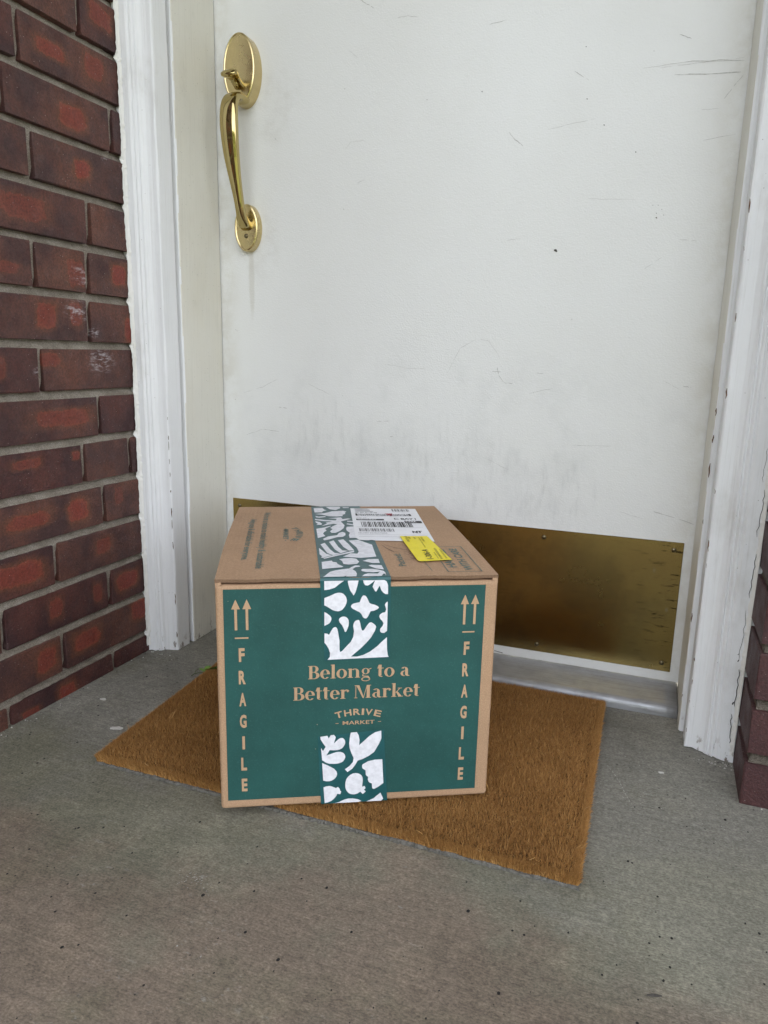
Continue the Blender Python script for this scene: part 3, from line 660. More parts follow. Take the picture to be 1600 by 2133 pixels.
# backing: thin grey rubber with a ragged rim
rim = []
for side in range(4):
    for t in np.linspace(0, 1, 260, endpoint=False):
        a, b = [(t, 0), (1, t), (1-t, 1), (0, 1-t)][side]; p = quad(a, b); c = quad(.5, .5)
        rim.append(p+(p-c).normalized()*(random.uniform(.0016, .0052) if side == 0 else random.uniform(-.0006, .0016)))
n = len(rim); v = [(p.x, p.y, .0006) for p in rim]+[(p.x, p.y, .0042+random.uniform(-.0016, .0012)) for p in rim]
f = [(i, (i+1) % n, n+(i+1) % n, n+i) for i in range(n)]+[tuple(range(n, 2*n))]
o = pyd('backing', v, f, M['rubber'], mat_o); o.location = MO
q4 = ((.006, .010), (.994, .010), (.994, .990), (.006, .990))
v = [tuple(quad(a, b))+(.0044,) for a, b in q4]+[tuple(quad(a, b))+(.0092,) for a, b in q4]
o = pyd('underlay', v, [(4, 5, 6, 7), (0, 1, 5, 4), (1, 2, 6, 5), (2, 3, 7, 6), (3, 0, 4, 7)], M['felt'], mat_o); o.location = MO
# pile: every fibre a bent tapering blade
BR0, BA, BWD, BDP = np.array((.3639, -.5909)), .4844, .3318, .4016
def fibres(N):
    a, b = rng.random(N), rng.random(N)
    ne = N//6                                    # thicker tufts at the cut edges
    k = rng.integers(0, 4, ne); t = rng.random(ne)*.018
    a[:ne] = np.where(k == 0, t*.6, np.where(k == 1, 1-t*.6, a[:ne])); b[:ne] = np.where(k == 2, t, np.where(k == 3, 1-t, b[:ne]))
    q = [np.array(p) for p in QF]
    xy = (q[0]*((1-a)*(1-b))[:, None]+q[1]*(a*(1-b))[:, None]+q[2]*(a*b)[:, None]+q[3]*((1-a)*b)[:, None])
    d = xy-BR0; s = d[:, 0]*math.cos(BA)+d[:, 1]*math.sin(BA); t2 = -d[:, 0]*math.sin(BA)+d[:, 1]*math.cos(BA)
    deep = (s > .02) & (s < BWD-.02) & (t2 > .02) & (t2 < BDP-.02)
    keep = ~deep; xy, a, b, s, t2 = xy[keep], a[keep], b[keep], s[keep], t2[keep]; n = len(a)
    under = (s > -.003) & (s < BWD+.003) & (t2 > -.003) & (t2 < BDP+.003)
    L = rng.normal(.0120, .0011, n).clip(.008, .0148); L[under] = L[under].clip(None, .0125)
    yawf = rng.uniform(-3.14, 3.14, n); lean = np.abs(rng.normal(.30, .22, n)).clip(0, 1.0)
    out = np.stack([np.where(a < .02, -1, np.where(a > .98, 1, 0)), np.where(b < .03, -1, np.where(b > .97, 1, 0))], 1).astype(float)
    dirv = np.stack([np.cos(yawf), np.sin(yawf)], 1)
    clump = np.stack([np.sin(xy[:, 0]*95+3*np.sin(xy[:, 1]*60)), np.cos(xy[:, 1]*110+2*np.sin(xy[:, 0]*70))], 1)
    dirv = dirv+.0*clump+np.array([.08, -.22])+out*.8; dirv /= np.linalg.norm(dirv, axis=1)[:, None]+1e-6
    stray = rng.random(n) < .0008; lean[stray] = rng.uniform(1.2, 1.5, stray.sum()); L[stray] *= rng.uniform(.8, 1.4, stray.sum())
    w = rng.uniform(.00028, .00048, n); w[stray] *= .8
    ph = rng.uniform(0, math.pi, n); side = np.stack([np.cos(ph), np.sin(ph)], 1)*w[:, None]
    zb = np.full(n, .0035); zb[stray] = .015
    z1 = zb+L*.55*np.cos(lean*.6); z2 = z1+L*.45*np.cos(lean*1.3)
    c1 = xy+dirv*(L*.55*np.sin(lean*.6))[:, None]; c2 = c1+dirv*(L*.45*np.sin(lean*1.3))[:, None]
    V = np.zeros((n, 5, 3), np.float32)
    V[:, 0, :2] = xy-side; V[:, 1, :2] = xy+side; V[:, 0, 2] = V[:, 1, 2] = zb
    V[:, 2, :2] = c1+side*.85; V[:, 3, :2] = c1-side*.85; V[:, 2, 2] = V[:, 3, 2] = z1
    V[:, 4, :2] = c2; V[:, 4, 2] = z2
    base = (np.arange(n)*5)[:, None]
    tris = np.concatenate([base+np.array([[0, 1, 2]]), base+np.array([[0, 2, 3]]), base+np.array([[3, 2, 4]])], 1).reshape(-1).astype(np.int32)
    patch = .5+.5*np.sin(xy[:, 0]*31+2*np.sin(xy[:, 1]*23+1))*np.sin(xy[:, 1]*37+xy[:, 0]*11)
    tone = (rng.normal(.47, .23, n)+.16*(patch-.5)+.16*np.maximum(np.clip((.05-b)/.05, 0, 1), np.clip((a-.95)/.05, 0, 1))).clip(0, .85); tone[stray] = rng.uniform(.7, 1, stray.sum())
    me = bpy.data.meshes.new('pile'); me.vertices.add(n*5); me.vertices.foreach_set('co', V.reshape(-1))
    me.loops.add(len(tris)); me.loops.foreach_set('vertex_index', tris)
    me.polygons.add(n*3); me.polygons.foreach_set('loop_start', np.arange(0, n*9, 3, dtype=np.int32))
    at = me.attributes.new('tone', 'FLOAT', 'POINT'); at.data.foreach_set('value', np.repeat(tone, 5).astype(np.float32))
    me.update(calc_edges=True); me.validate(); return me
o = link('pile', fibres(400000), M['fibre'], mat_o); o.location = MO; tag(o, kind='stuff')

# ------------------------------------------------------------------ cardboard box
bw, bd, bh, ZB = .3318, .4016, .2926, .0178
box = empty('cardboard_box', (.3639, -.5909, ZB), BA)
tag(box, 'taped cardboard delivery box with a dark green printed front on the doormat', 'box')
from_bm('body', box_bm(0, bw, 0, bd, 0, bh-.0068, .0042, 4), M['card'], box, False)
def flap(name, s0, s1, outer, seed):
    random.seed(seed); pts = []
    nf = 46
    def front(s):
        w = .0010+.0009*math.sin(s*95+seed)+random.uniform(-.0003, .0003)
        if seed == 2 and .225 < s < .262: w += .0022*math.sin((s-.225)/.037*math.pi)+random.uniform(-.0006, .0006)
        return w
    fr_ = [(s, front(s)) for s in np.linspace(s0, s1, nf)]
    rt_ = [(s1+(.0022*math.sin(d/bd*math.pi) if outer > 0 else 0), d) for d in np.linspace(0, bd, 14)[1:]]
    bk_ = [(s, bd-.0005+random.uniform(-.0005, .0003)) for s in np.linspace(s1, s0, 20)[1:]]
    lf_ = [(s0-(.0030*math.sin(d/bd*math.pi) if outer < 0 else 0), d) for d in np.linspace(bd, 0, 14)[1:-1]]
    pts = fr_+rt_+bk_+lf_; n = len(pts)
    bm = bmesh.new()
    top = [bm.verts.new((x, y, bh)) for x, y in pts]; bot = [bm.verts.new((x, y+.0002, bh-.0038)) for x, y in pts]
    bm.faces.new(top); bm.faces.new(list(reversed(bot)))
    core = []
    for i in range(n):
        fc = bm.faces.new((bot[i], bot[(i+1) % n], top[(i+1) % n], top[i]))
        if i < nf-1: fc.material_index = 1
    bmesh.ops.recalc_face_normals(bm, faces=bm.faces)
    o = from_bm(name, bm, M['card'], box); o.data.materials.append(M['core']); random.seed(seed+50); return o
flap('flap', 0.0, .1654, -1, 1)['label'] = 'left top flap'
flap('flap', .1664, bw, 1, 2)['label'] = 'right top flap'
for sx in (.0006, bw-.0006):           # folded corners that stick up at the front edge
    box_c = bmesh.new(); s = 1 if sx < .1 else -1
    vs_ = [box_c.verts.new(p) for p in ((sx, .001, bh-.010), (sx+s*.007, .0005, bh-.0055), (sx+s*.004, .004, bh-.0005), (sx-s*.0012, .006, bh-.002))]
    box_c.faces.new(vs_); box_c.faces.new([box_c.verts.new(v_.co+Vector((0, .002, -.0005))) for v_ in reversed(vs_)])
    bmesh.ops.recalc_face_normals(box_c, faces=box_c.faces); from_bm('corner_fold', box_c, M['card'], box)
# crease strip beside the left front edge
def front(layer): return lambda s, t: (s, -layer, t)
def topf(layer): return lambda s, d: (s, d-max(0, d-.2)*.1, bh+layer)
def area(P_): return sum(a[0]*b[1]-b[0]*a[1] for a, b in zip(P_, P_[1:]+P_[:1]))
def polys(name, plist, fn, mat, parent):
    V = []; F = []
    for P_ in plist:
        P_ = [tuple(p) for p in P_]
        if area(P_) < 0: P_ = P_[::-1]
        k = len(V); V += [fn(*p) for p in P_]; F.append(tuple(range(k, k+len(P_))))
    return pyd(name, V, F, mat, parent)
def rect(x0, y0, x1, y1): return [(x0, y0), (x1, y0), (x1, y1), (x0, y1)]
def sc(L): return [[(a/1e4, b/1e4) for a, b in P_] for P_ in L]
PRINT_FRONT= [[[1245,2927],[1242,2903],[1243,2785],[1302,2792],[1364,2812],[1419,2858],[1470,2905],[1486,2923],[1516,2922],[1515,2875],[1527,2827],[1545,2773],[1585,2712],[1607,2754],[1629,2837],[1639,2914],[1638,2920]],[[1942,2914],[1969,2878],[1987,2830],[1989,2722],[1960,2722],[1931,2741],[1905,2778],[1890,2826],[1873,2802],[1851,2758],[1837,2758],[1805,2815],[1832,2895],[1804,2869],[1776,2846],[1748,2831],[1719,2835],[1702,2859],[1693,2895],[1694,2919]],[[1884,2555],[1867,2538],[1827,2520],[1787,2515],[1773,2485],[1754,2444],[1740,2429],[1726,2426],[1708,2433],[1697,2445],[1679,2482],[1656,2506],[1621,2525],[1576,2550],[1558,2569],[1555,2581],[1564,2602],[1581,2613],[1603,2619],[1657,2630],[1668,2662],[1682,2695],[1693,2709],[1704,2713],[1721,2708],[1733,2696],[1750,2667],[1771,2618],[1791,2606],[1837,2593],[1872,2574],[1880,2565]],[[1244,2689],[1303,2712],[1370,2743],[1398,2750],[1421,2751],[1443,2747],[1466,2736],[1486,2714],[1497,2696],[1506,2660],[1505,2636],[1498,2612],[1487,2585],[1473,2565],[1454,2541],[1434,2530],[1414,2524],[1395,2524],[1369,2529],[1344,2538],[1321,2553],[1298,2569],[1264,2590],[1244,2600]],[[1245,2519],[1276,2500],[1310,2472],[1324,2451],[1327,2436],[1326,2418],[1319,2400],[1308,2382],[1288,2367],[1246,2347]],[[1485,2269],[1473,2305],[1453,2348],[1424,2385],[1415,2413],[1419,2431],[1429,2442],[1446,2453],[1463,2457],[1480,2456],[1497,2450],[1512,2439],[1523,2425],[1530,2404],[1532,2376],[1530,2346],[1522,2316],[1505,2274],[1494,2263]],[[1988,2629],[1968,2620],[1954,2590],[1964,2560],[1970,2529],[1959,2499],[1925,2491],[1897,2470],[1891,2446],[1903,2416],[1927,2391],[1942,2360],[1934,2330],[1906,2294],[1902,2276],[1906,2257],[1924,2242],[1953,2238],[1987,2264]],[[1247,2254],[1278,2250],[1301,2234],[1323,2279],[1345,2315],[1360,2326],[1374,2329],[1388,2321],[1397,2307],[1408,2258],[1424,2155],[1425,2045],[1431,2014],[1456,2025],[1513,2091],[1558,2139],[1586,2199],[1594,2272],[1584,2333],[1587,2360],[1595,2381],[1606,2398],[1623,2407],[1640,2411],[1654,2407],[1666,2373],[1679,2306],[1688,2284],[1696,2275],[1705,2277],[1716,2287],[1744,2335],[1772,2370],[1786,2376],[1801,2376],[1836,2351],[1854,2329],[1856,2317],[1843,2271],[1798,2187],[1742,2121],[1674,2050],[1611,1996],[1563,1952],[1561,1925],[1283,1920],[1311,1956],[1314,2005],[1296,2061],[1268,2110],[1248,2135]],[[1563,1952],[1635,1950],[1710,1969],[1790,2009],[1875,2075],[1932,2134],[1988,2185],[1992,2028],[2002,1960],[2014,1932],[1561,1925]]]
PRINT_LOW= [[[1201,923],[1287,933],[1302,895],[1327,938],[1367,941],[1389,908],[1365,825],[1417,877],[1435,889],[1454,895],[1473,892],[1485,884],[1499,863],[1504,839],[1503,819],[1495,799],[1480,772],[1462,753],[1437,741],[1406,735],[1356,734],[1316,739],[1276,669],[1357,696],[1394,708],[1419,710],[1447,708],[1468,701],[1487,689],[1500,669],[1506,648],[1506,628],[1497,604],[1482,581],[1460,566],[1432,556],[1401,551],[1370,551],[1314,555],[1271,571],[1243,593],[1224,607],[1211,774],[1233,729],[1266,785],[1232,838],[1204,890]],[[1571,961],[1645,965],[1668,920],[1679,858],[1676,787],[1728,836],[1802,907],[1870,952],[1944,969],[1948,867],[1923,800],[1862,686],[1794,635],[1719,597],[1660,579],[1633,526],[1596,473],[1535,430],[1503,470],[1558,509],[1601,562],[1610,616],[1581,686],[1558,755],[1553,823],[1562,918]],[[1224,570],[1296,532],[1371,484],[1402,444],[1409,413],[1406,393],[1397,372],[1381,349],[1360,333],[1338,322],[1310,316],[1276,318],[1238,329]],[[1715,501],[1717,518],[1727,528],[1789,563],[1870,580],[1965,582],[1985,252],[1915,200],[1871,178],[1855,181],[1845,193],[1841,253],[1813,268],[1797,286],[1790,311],[1792,349],[1773,364],[1763,381],[1759,440],[1724,466],[1716,484]],[[1640,410],[1666,404],[1691,392],[1710,374],[1723,349],[1727,321],[1727,293],[1719,217],[1753,226],[1762,194],[1745,174],[1767,149],[1730,115],[1698,149],[1663,126],[1638,119],[1613,117],[1581,123],[1556,136],[1537,158],[1521,186],[1512,221],[1511,256],[1513,294],[1522,332],[1544,365],[1572,391],[1606,407]],[[1242,236],[1273,248],[1310,251],[1335,247],[1361,236],[1395,217],[1420,233],[1442,204],[1446,180],[1461,165],[1449,129],[1412,137],[1402,113],[1387,89],[1365,65],[1337,43],[1293,25],[1257,18]],[[1375,-27],[1425,18],[1500,52],[1551,63],[1601,62],[1671,46],[1714,19],[1672,-21],[1489,-31]],[[1779,-22],[1867,49],[1951,121],[1988,35],[1963,-5],[1964,-21]]]
PRINT_TOP= [[[1228,-27],[1467,-40],[1507,63],[1497,-41],[1617,-48],[1632,124],[1627,223],[1595,315],[1638,395],[1690,413],[1701,434],[1686,466],[1639,468],[1592,408],[1557,347],[1479,321],[1395,284],[1323,228],[1283,142],[1253,66]],[[1692,44],[1715,100],[1763,137],[1876,122],[1915,199],[1836,173],[1751,187],[1703,229],[1694,280],[1719,319],[1841,314],[1908,280],[1959,227],[1975,166],[1968,10],[1965,98],[1951,118],[1922,51],[1915,-25],[1918,-63],[1673,-51],[1678,-13]],[[1232,4050],[1380,4084],[1407,3915],[1446,3881],[1379,3782],[1360,3684],[1238,3685]],[[1440,4154],[1669,4168],[1682,4050],[1592,3881],[1499,3948]],[[1715,4119],[1822,4119],[1823,4050],[1731,4050]],[[1226,3557],[1398,3620],[1531,3782],[1713,3814],[1763,3748],[1728,3650],[1734,3554],[1679,3460],[1679,3366],[1583,3336],[1451,3368],[1351,3493]],[[1239,3401],[1290,3339],[1398,3369],[1408,3307],[1299,3248],[1254,3278]],[[1229,3159],[1394,3068],[1549,3037],[1570,3155],[1435,3198],[1645,3275],[1660,3124],[1744,3183],[1794,3152],[1677,3006],[1621,2949],[1638,2834],[1663,2666],[1633,2450],[1570,2268],[1500,2143],[1440,2144],[1422,2246],[1468,2400],[1436,2481],[1482,2614],[1553,2723],[1506,2780],[1426,2725],[1307,2618],[1406,2809],[1383,2866],[1491,2951],[1364,2981],[1232,3070]],[[1229,2983],[1297,2925],[1328,2783],[1311,2700],[1235,2701],[1264,2784],[1236,2868]],[[1230,2432],[1339,2509],[1446,2642],[1457,2615],[1359,2429],[1376,2298],[1334,2197],[1317,2097],[1344,1949],[1232,1832]],[[1300,1783],[1378,1924],[1513,1993],[1548,2142],[1601,2201],[1639,2139],[1633,1990],[1589,1894],[1505,1873],[1392,1757],[1319,1703]],[[1685,2556],[1820,2581],[1796,1817],[1678,1820],[1680,1989],[1705,2138],[1670,2292],[1666,2396]],[[1723,3005],[1805,2975],[1811,2900],[1722,2919]],[[1712,2805],[1808,2719],[1806,2636],[1694,2732]],[[1230,1313],[1313,1017],[1384,942],[1288,858],[1264,820],[1239,840],[1253,899],[1226,1001]],[[1256,1488],[1317,1575],[1375,1223],[1424,1054],[1499,1027],[1395,941],[1326,1058]],[[1377,1619],[1446,1700],[1490,1348],[1532,1175],[1613,1147],[1499,1035],[1436,1221]],[[1505,1707],[1584,1752],[1642,1475],[1687,1169],[1619,1155],[1557,1345]],[[1276,831],[1394,933],[1509,1018],[1686,1157],[1679,1077],[1493,950],[1267,773]],[[1654,1680],[1786,1722],[1954,1442],[1945,851],[1739,800],[1519,869],[1630,1026],[1715,1002],[1742,1104],[1733,1296],[1686,1518]],[[1239,648],[1368,699],[1375,642],[1420,621],[1431,546],[1449,508],[1494,433],[1471,398],[1233,344]],[[1462,753],[1523,790],[1621,805],[1681,763],[1705,628],[1670,535],[1563,510],[1503,543],[1493,675]],[[1751,664],[1829,738],[1958,740],[1957,560],[1862,564]],[[1802,455],[1843,490],[1966,466],[1973,284],[1885,324]]]
# lettering from Blender's built-in outline font, turned into flat meshes
def text_geo(txt, bold=0.):
    cu = bpy.data.curves.new('t', 'FONT'); cu.body = txt; cu.size = 1; cu.offset = bold; cu.resolution_u = 3
    ob = bpy.data.objects.new('t', cu); COL.objects.link(ob)
    bpy.context.view_layer.update()
    me = bpy.data.meshes.new_from_object(ob.evaluated_get(bpy.context.evaluated_depsgraph_get()))
    V = [(v.co.x, v.co.y) for v in me.vertices]; F = [tuple(p.vertices) for p in me.polygons]
    bpy.data.objects.remove(ob); bpy.data.curves.remove(cu); bpy.data.meshes.remove(me)
    xs = [p[0] for p in V]; ys = [p[1] for p in V]; return V, F, (min(xs), min(ys), max(xs), max(ys))
class Ink:
    def __init__(s): s.V = []; s.F = []
    def add(s, V, F):
        k = len(s.V); s.V += V; s.F += [tuple(i+k for i in f) for f in F]
    def text(s, txt, org, right, upv, w, h, fn, bold=0.):
        """txt stretched to w x h, lower-left corner at org, along 2D directions right/upv"""
        V, F, (x0, y0, x1, y1) = text_geo(txt, bold); o, r, u = Vector(org), Vector(right), Vector(upv)
        Q = [o+r*((x-x0)/(x1-x0)*w)+u*((y-y0)/(y1-y0)*h) for x, y in V]; s.add([fn(*q) for q in Q], F)
    def poly(s, P_, fn):
        P_ = [tuple(p) for p in P_]
        if area(P_) < 0: P_ = P_[::-1]
        s.add([fn(*p) for p in P_], [tuple(range(len(P_)))])
    def done(s, name, mat, parent, label=None):
        o = pyd(name, s.V, s.F, mat, parent)
        if label: o['label'] = label
        return o
FR_, FL_, FT_, FP_ = front(.0004), front(.0008), front(.0007), front(.0011)
panel = polys('printed_panel', [[(.0086, .0120), (.3158, .0108), (.3163, .2813), (.0091, .2813)]], FR_, M['teal'], box)
# --- arrows and FRAGILE columns
for k, (xa, xb, ba, bb) in enumerate(((.0229, .0356, .0212, .0368), (.2918, .3043, .2902, .3052))):
    for x in (xa, xb):
        i_ = Ink(); i_.poly([(x-.0050, .2574), (x+.0050, .2574), (x, .2694)], FL_); i_.poly(rect(x-.0015, .2319, x+.0015, .2576), front(.00082)); i_.done('arrow', M['kraft_ink'], panel)
    i_ = Ink(); i_.poly(rect(ba, .2213, bb, .2231), FL_); i_.done('dash', M['kraft_ink'], panel)
    i_ = Ink(); xc = (.0287, .2964)[k]
    for n_, ch in enumerate('FRAGILE'):
        y1 = .2098-n_*.02812; hh = .0172; ww = .0031 if ch == 'I' else .0080 if ch in 'RAG' else .0068
        i_.text(ch, (xc-ww/2, y1-hh), (1, 0), (0, 1), ww, hh, FL_, .040)
    i_.done('lettering', M['kraft_ink'], panel, 'column of letters reading FRAGILE, '+('left edge', 'right edge')[k])
# --- serif slogan, drawn stroke by stroke
Tk, Th = .175, .048
def ring(cx, cy, rx, ry, a0, a1, n=20, wt=Tk, wn=Th):
    A = np.linspace(R(a0), R(a1), n)
    o_ = [(cx+rx*math.cos(a), cy+ry*math.sin(a)) for a in A]; i_ = [(cx+(rx-wt)*math.cos(a), cy+(ry-wn)*math.sin(a)) for a in A]
    return [[o_[k], o_[k+1], i_[k+1], i_[k]] for k in range(n-1)]
def stem(x, y0, y1, w=Tk, sb=True, st=True, lo=.07, ro=.07):
    P_ = [rect(x, y0, x+w, y1)]
    if sb: P_ += [rect(x-lo, y0, x, y0+Th), rect(x+w, y0, x+w+ro, y0+Th)]
    if st == 'l': P_ += [[(x-.08, y1-.05), (x, y1-.075), (x, y1)], ]
    elif st: P_ += [rect(x-lo, y1-Th, x, y1), rect(x+w, y1-Th, x+w+ro, y1)]
    return P_
XH = .69
G = {
 'B': (.72, stem(.09, 0, 1, ro=.0)+[rect(.265, .955, .37, 1), rect(.265, .50, .38, .545), rect(.265, 0, .38, .045)]+ring(.37, .75, .26, .25, -90, 90, 14)+ring(.37, .265, .32, .265, -90, 90, 14, Tk+.02)),
 'e': (.60, ring(.30, .345, .29, .36, 5, 318, 30)+[rect(.12, .335, .585, .375)]),
 'l': (.36, stem(.09, 0, 1.06, st='l')),
 'o': (.66, ring(.32, .345, .31, .36, 0, 360, 34)),
 'n': (.80, stem(.09, 0, XH+.01, st='l')+stem(.52, 0, .45, st=False)+ring(.445, .45, .25, .25, 0, 140, 14)),
 'g': (.66, ring(.29, .475, .235, .235, 0, 360, 28, .125, .042)+ring(.30, -.135, .27, .165, 0, 360, 28, .075, .05)+[[(.08, .20), (.16, .27), (.19, .25), (.13, .19)], [(.08, .20), (.13, .19), (.20, .115), (.10, .09)], [(.13, .075), (.20, .13), (.46, .11), (.55, -.05), (.44, -.03), (.38, .035)], [(.47, .64), (.62, .715), (.645, .68), (.60, .63), (.50, .60)]]),
 't': (.44, [rect(.11, .10, .285, .93), rect(.03, XH-.05, .42, XH)]+ring(.28, .14, .17, .145, 180, 300, 12, .10, .06)+[[(.11, .93), (.285, .93), (.285, .70), (.03, .66)]]),
 'a': (.62, [rect(.32, .10, .49, .50)]+ring(.27, .48, .22, .225, 0, 150, 16, .17, .05)+ring(.27, .205, .23, .215, 75, 285, 18, .15, .05)+[[(.30, .40), (.33, .42), (.33, .37), (.30, .36)], [(.32, .10), (.49, .10), (.55, .05), (.61, .06), (.58, .0), (.46, -.01), (.36, .04)]]),
 'r': (.56, stem(.09, 0, XH+.01, st='l')+ring(.40, .47, .19, .235, 25, 150, 12, .10, .07)+ring(.465, .585, .075, .085, 0, 360, 14, .074, .084)),
 'M': (1.06, [rect(.0, 0, .20, Th), rect(.08, 0, .12, 1), rect(.02, 1-Th, .2, 1), [(.12, 1), (.31, 1), (.60, .0), (.52, .0)], [(.54, .0), (.59, .07), (.80, 1), (.755, 1)], rect(.755, 0, .945, 1), rect(.70, 0, .755, Th), rect(.945, 0, 1.02, Th), rect(.945, 1-Th, 1.02, 1)]),
 'k': (.74, stem(.09, 0, 1.06, st='l')+[[(.26, .33), (.50, XH-.04), (.555, XH-.04), (.30, .30)], rect(.40, XH-Th, .66, XH), [(.31, .36), (.38, .44), (.68, .0), (.46, .0)], rect(.42, 0, .74, Th)]),
 ' ': (.30, [])}
def slogan(txt, x0, x1, y, cap):
    tot = sum(G[c][0] for c in txt); kx = (x1-x0)/tot; i_ = Ink(); x = x0; lay = 0
    for c in txt:
        for P_ in G[c][1]:
            lay = (lay+1) % 6; i_.poly([(x+px*kx, y+py*cap) for px, py in P_], front(.0008+.00003*lay))
        x += G[c][0]*kx
    i_.done('lettering', M['kraft_ink'], panel, 'serif lettering reading '+txt)
slogan('Belong to a', .1052, .2280, .1679, .0168)
slogan('Better Market', .0874, .2410, .1411, .0168)
def arc_word(i_, txt, cx, cy, rad, span, h, w, fn, right, upv, bold=.02):
    r_, u_ = Vector(right), Vector(upv)
    ws = [.35 if c == 'I' else 1.05 for c in txt]; tot = sum(ws); acc = 0
    for c, q in zip(txt, ws):
        a = (acc+q/2)/tot*span-span/2; acc += q
        rr = r_*math.cos(a)-u_*math.sin(a); uu = r_*math.sin(a)+u_*math.cos(a)
        o_ = Vector((cx, cy))+uu*rad - rr*(w*q/2)
        i_.text(c, o_, rr, uu, w*q, h, fn, bold)
i_ = Ink(); arc_word(i_, 'THRIVE', .1660, .1190-.088, .088, .64, .0084, .0083, FL_, (1, 0), (0, 1))
i_.text('MARKET', (.1471, .1066), (1, 0), (0, 1), .0389, .0050, FL_, .012)
i_.poly(rect(.1384, .1085, .1422, .1092), FL_); i_.poly(rect(.1901, .1088, .1939, .1095), FL_)
i_.done('lettering', M['kraft_ink'], panel, 'arched lettering reading THRIVE MARKET')
# --- printed paper tape
def strip(name, prof_l, prof_r, mat):
    v = []; f = []
    for i, (a, b) in enumerate(zip(prof_l, prof_r)):
        v += [a, b]
        if i: f.append((2*i-2, 2*i-1, 2*i+1, 2*i))
    return pyd(name, v, f, mat, box)
sl, sr = .1195, .2020
def tp(s, q): return [(s, bd+.0006, bh-.07), (s, bd+.0006, bh-.003), (s, bd-.0005, bh+.0004), (s, .2, bh+.0004), (s, .0025, bh+.0004), (s, .0004, bh-.0003), (s, -.0007, bh-.0030), (s, -.0007, bh-.006), (s+q[0], -.0007, q[1])]
tape = strip('packing_tape', tp(sl, (.0057, .1903)), tp(sr, (.0003, .1910)), M['tape'])
clampT = lambda L: [[(s, max(.0026, d)) for s, d in P_] for P_ in L]
polys('tape_print', clampT(sc(PRINT_TOP)), topf(.0008), M['tapewhite'], tape)
polys('tape_print', [[(s, min(t, bh-.0031)) for s, t in P_] for P_ in sc(PRINT_FRONT)], FP_, M['tapewhite'], tape)
tape2 = strip('packing_tape', [(.1170, -.0007, .0923), (.1212, -.0007, .0006), (.1213, .003, -.0006), (.1214, .010, -.0006)], [(.1976, -.0007, .0981), (.2040, -.0007, .0006), (.2041, .003, -.0006), (.2042, .010, -.0006)], M['tape'])
tape2['label'] = 'lower piece of printed tape'; tape['label'] = 'upper piece of printed tape over the top edge'
polys('tape_print', [[(s, max(t, .0008)) for s, t in P_] for P_ in sc(PRINT_LOW)], FP_, M['tapewhite'], tape2)
# --- stamps on the top flaps
T1 = topf(.0004)
i_ = Ink(); DN = (0, -1); RT = (1, 0)
arc_word(i_, 'THRIVE', .0935-.085, .2129, .085, 1.0, .0098, .0125, T1, DN, RT, .03)
i_.text('MARKET', (.0750, .2450), DN, RT, .066, .0076, T1, .03)
i_.poly(rect(.0775, .2500, .0795, .2530), T1); i_.poly(rect(.0775, .1725, .0795, .1755), T1)
i_.done('stamp', M['tealtext'], box, 'stamp reading THRIVE MARKET')
i_ = Ink(); i_.text("We're on a mission to make healthy & sustainable", (.0400, .3730), DN, RT, .331, .0140, T1, .012)
i_.text('living easy & affordable for everyone.', (.0210, .3170), DN, RT, .238, .0130, T1, .012)
i_.done('lettering', M['tealtext'], box, 'two faint printed lines along the left flap')
i_ = Ink(); UP = (0, 1); LT = (-1, 0)
i_.text('WITH CARE', (.3068, .0210), UP, LT, .1000, .0108, T1, .02); i_.text('HANDLE', (.2890, .0340), UP, LT, .0830, .0112, T1, .02)
for a, b in (((.2740, .0160), (.3155, .0160)), ((.3155, .0160), (.3155, .1315)), ((.3155, .1315), (.2740, .1315)), ((.2740, .1315), (.2740, .0160))):
    v, f = ribbon([a, b], .0012, T1, 1); i_.add(v, f)
i_.done('stamp', M['tealtext'], box, 'framed stamp reading HANDLE WITH CARE')
i_ = Ink(); i_.text('Packed:', (.2275, .0430), UP, LT, .056, .0095, T1, .01); v, f = ribbon([(.2553, .0216), (.2528, .0580)], .0008, T1, 1); i_.add(v, f); v, f = ribbon([(.2528, .0580), (.2500, .1100)], .0008, T1, 1); i_.add(v, f)
i_.done('lettering', M['tealtext'], box, 'printed word beside the tape')
pen = [([(.2087, .1448), (.2127, .1273), (.2204, .1088), (.2307, .1046)], .0011), ([(.2124, .1455), (.2234, .1296), (.2394, .1159), (.248, .110)], .0011), ([(.2342, .1096), (.2389, .1043), (.2422, .108), (.246, .111)], .0013), ([(.2324, .0983), (.236, .0955), (.2396, .0967), (.242, .102)], .0013), ([(.2389, .0881), (.244, .0866), (.248, .088)], .0014), ([(.2373, .0784), (.241, .075), (.2435, .0757), (.248, .08)], .0014), ([(.2288, .0716), (.2445, .0704)], .0011)]
ribbons('handwriting', pen, topf(.0005), M['pen'], box)
# --- shipping label and yellow sticker
lab = polys('shipping_label', [[(.1843, .4015), (.2935, .3925), (.2846, .1554), (.2026, .1645), (.1995, .1672), (.1971, .1687), (.1930, .1668), (.1889, .1673), (.1800, .1700), (.1765, .1828)]], topf(.0012), M['label'], box)
LB = topf(.0016); LC = topf(.0020)
bk_, wh_, gy_ = Ink(), Ink(), Ink()
lab_r = Vector((.9966, -.082)).normalized(); lab_u = Vector((.037, 1)).normalized()
def LP(x, y): return Vector((.1820, .1650))+Vector((.0985, -.0085))*x+Vector((.0050, .2330))*y     # 0..1 label coordinates
def lrect(x0, y0, x1, y1): return [tuple(LP(a, b)) for a, b in ((x0, y0), (x1, y0), (x1, y1), (x0, y1))]
def ltext(ink, t, x, y, w, h, fn=LB, b=.0): ink.text(t, LP(x, y), lab_r, lab_u, w*.0985, h*.233, fn, b)
random.seed(11)
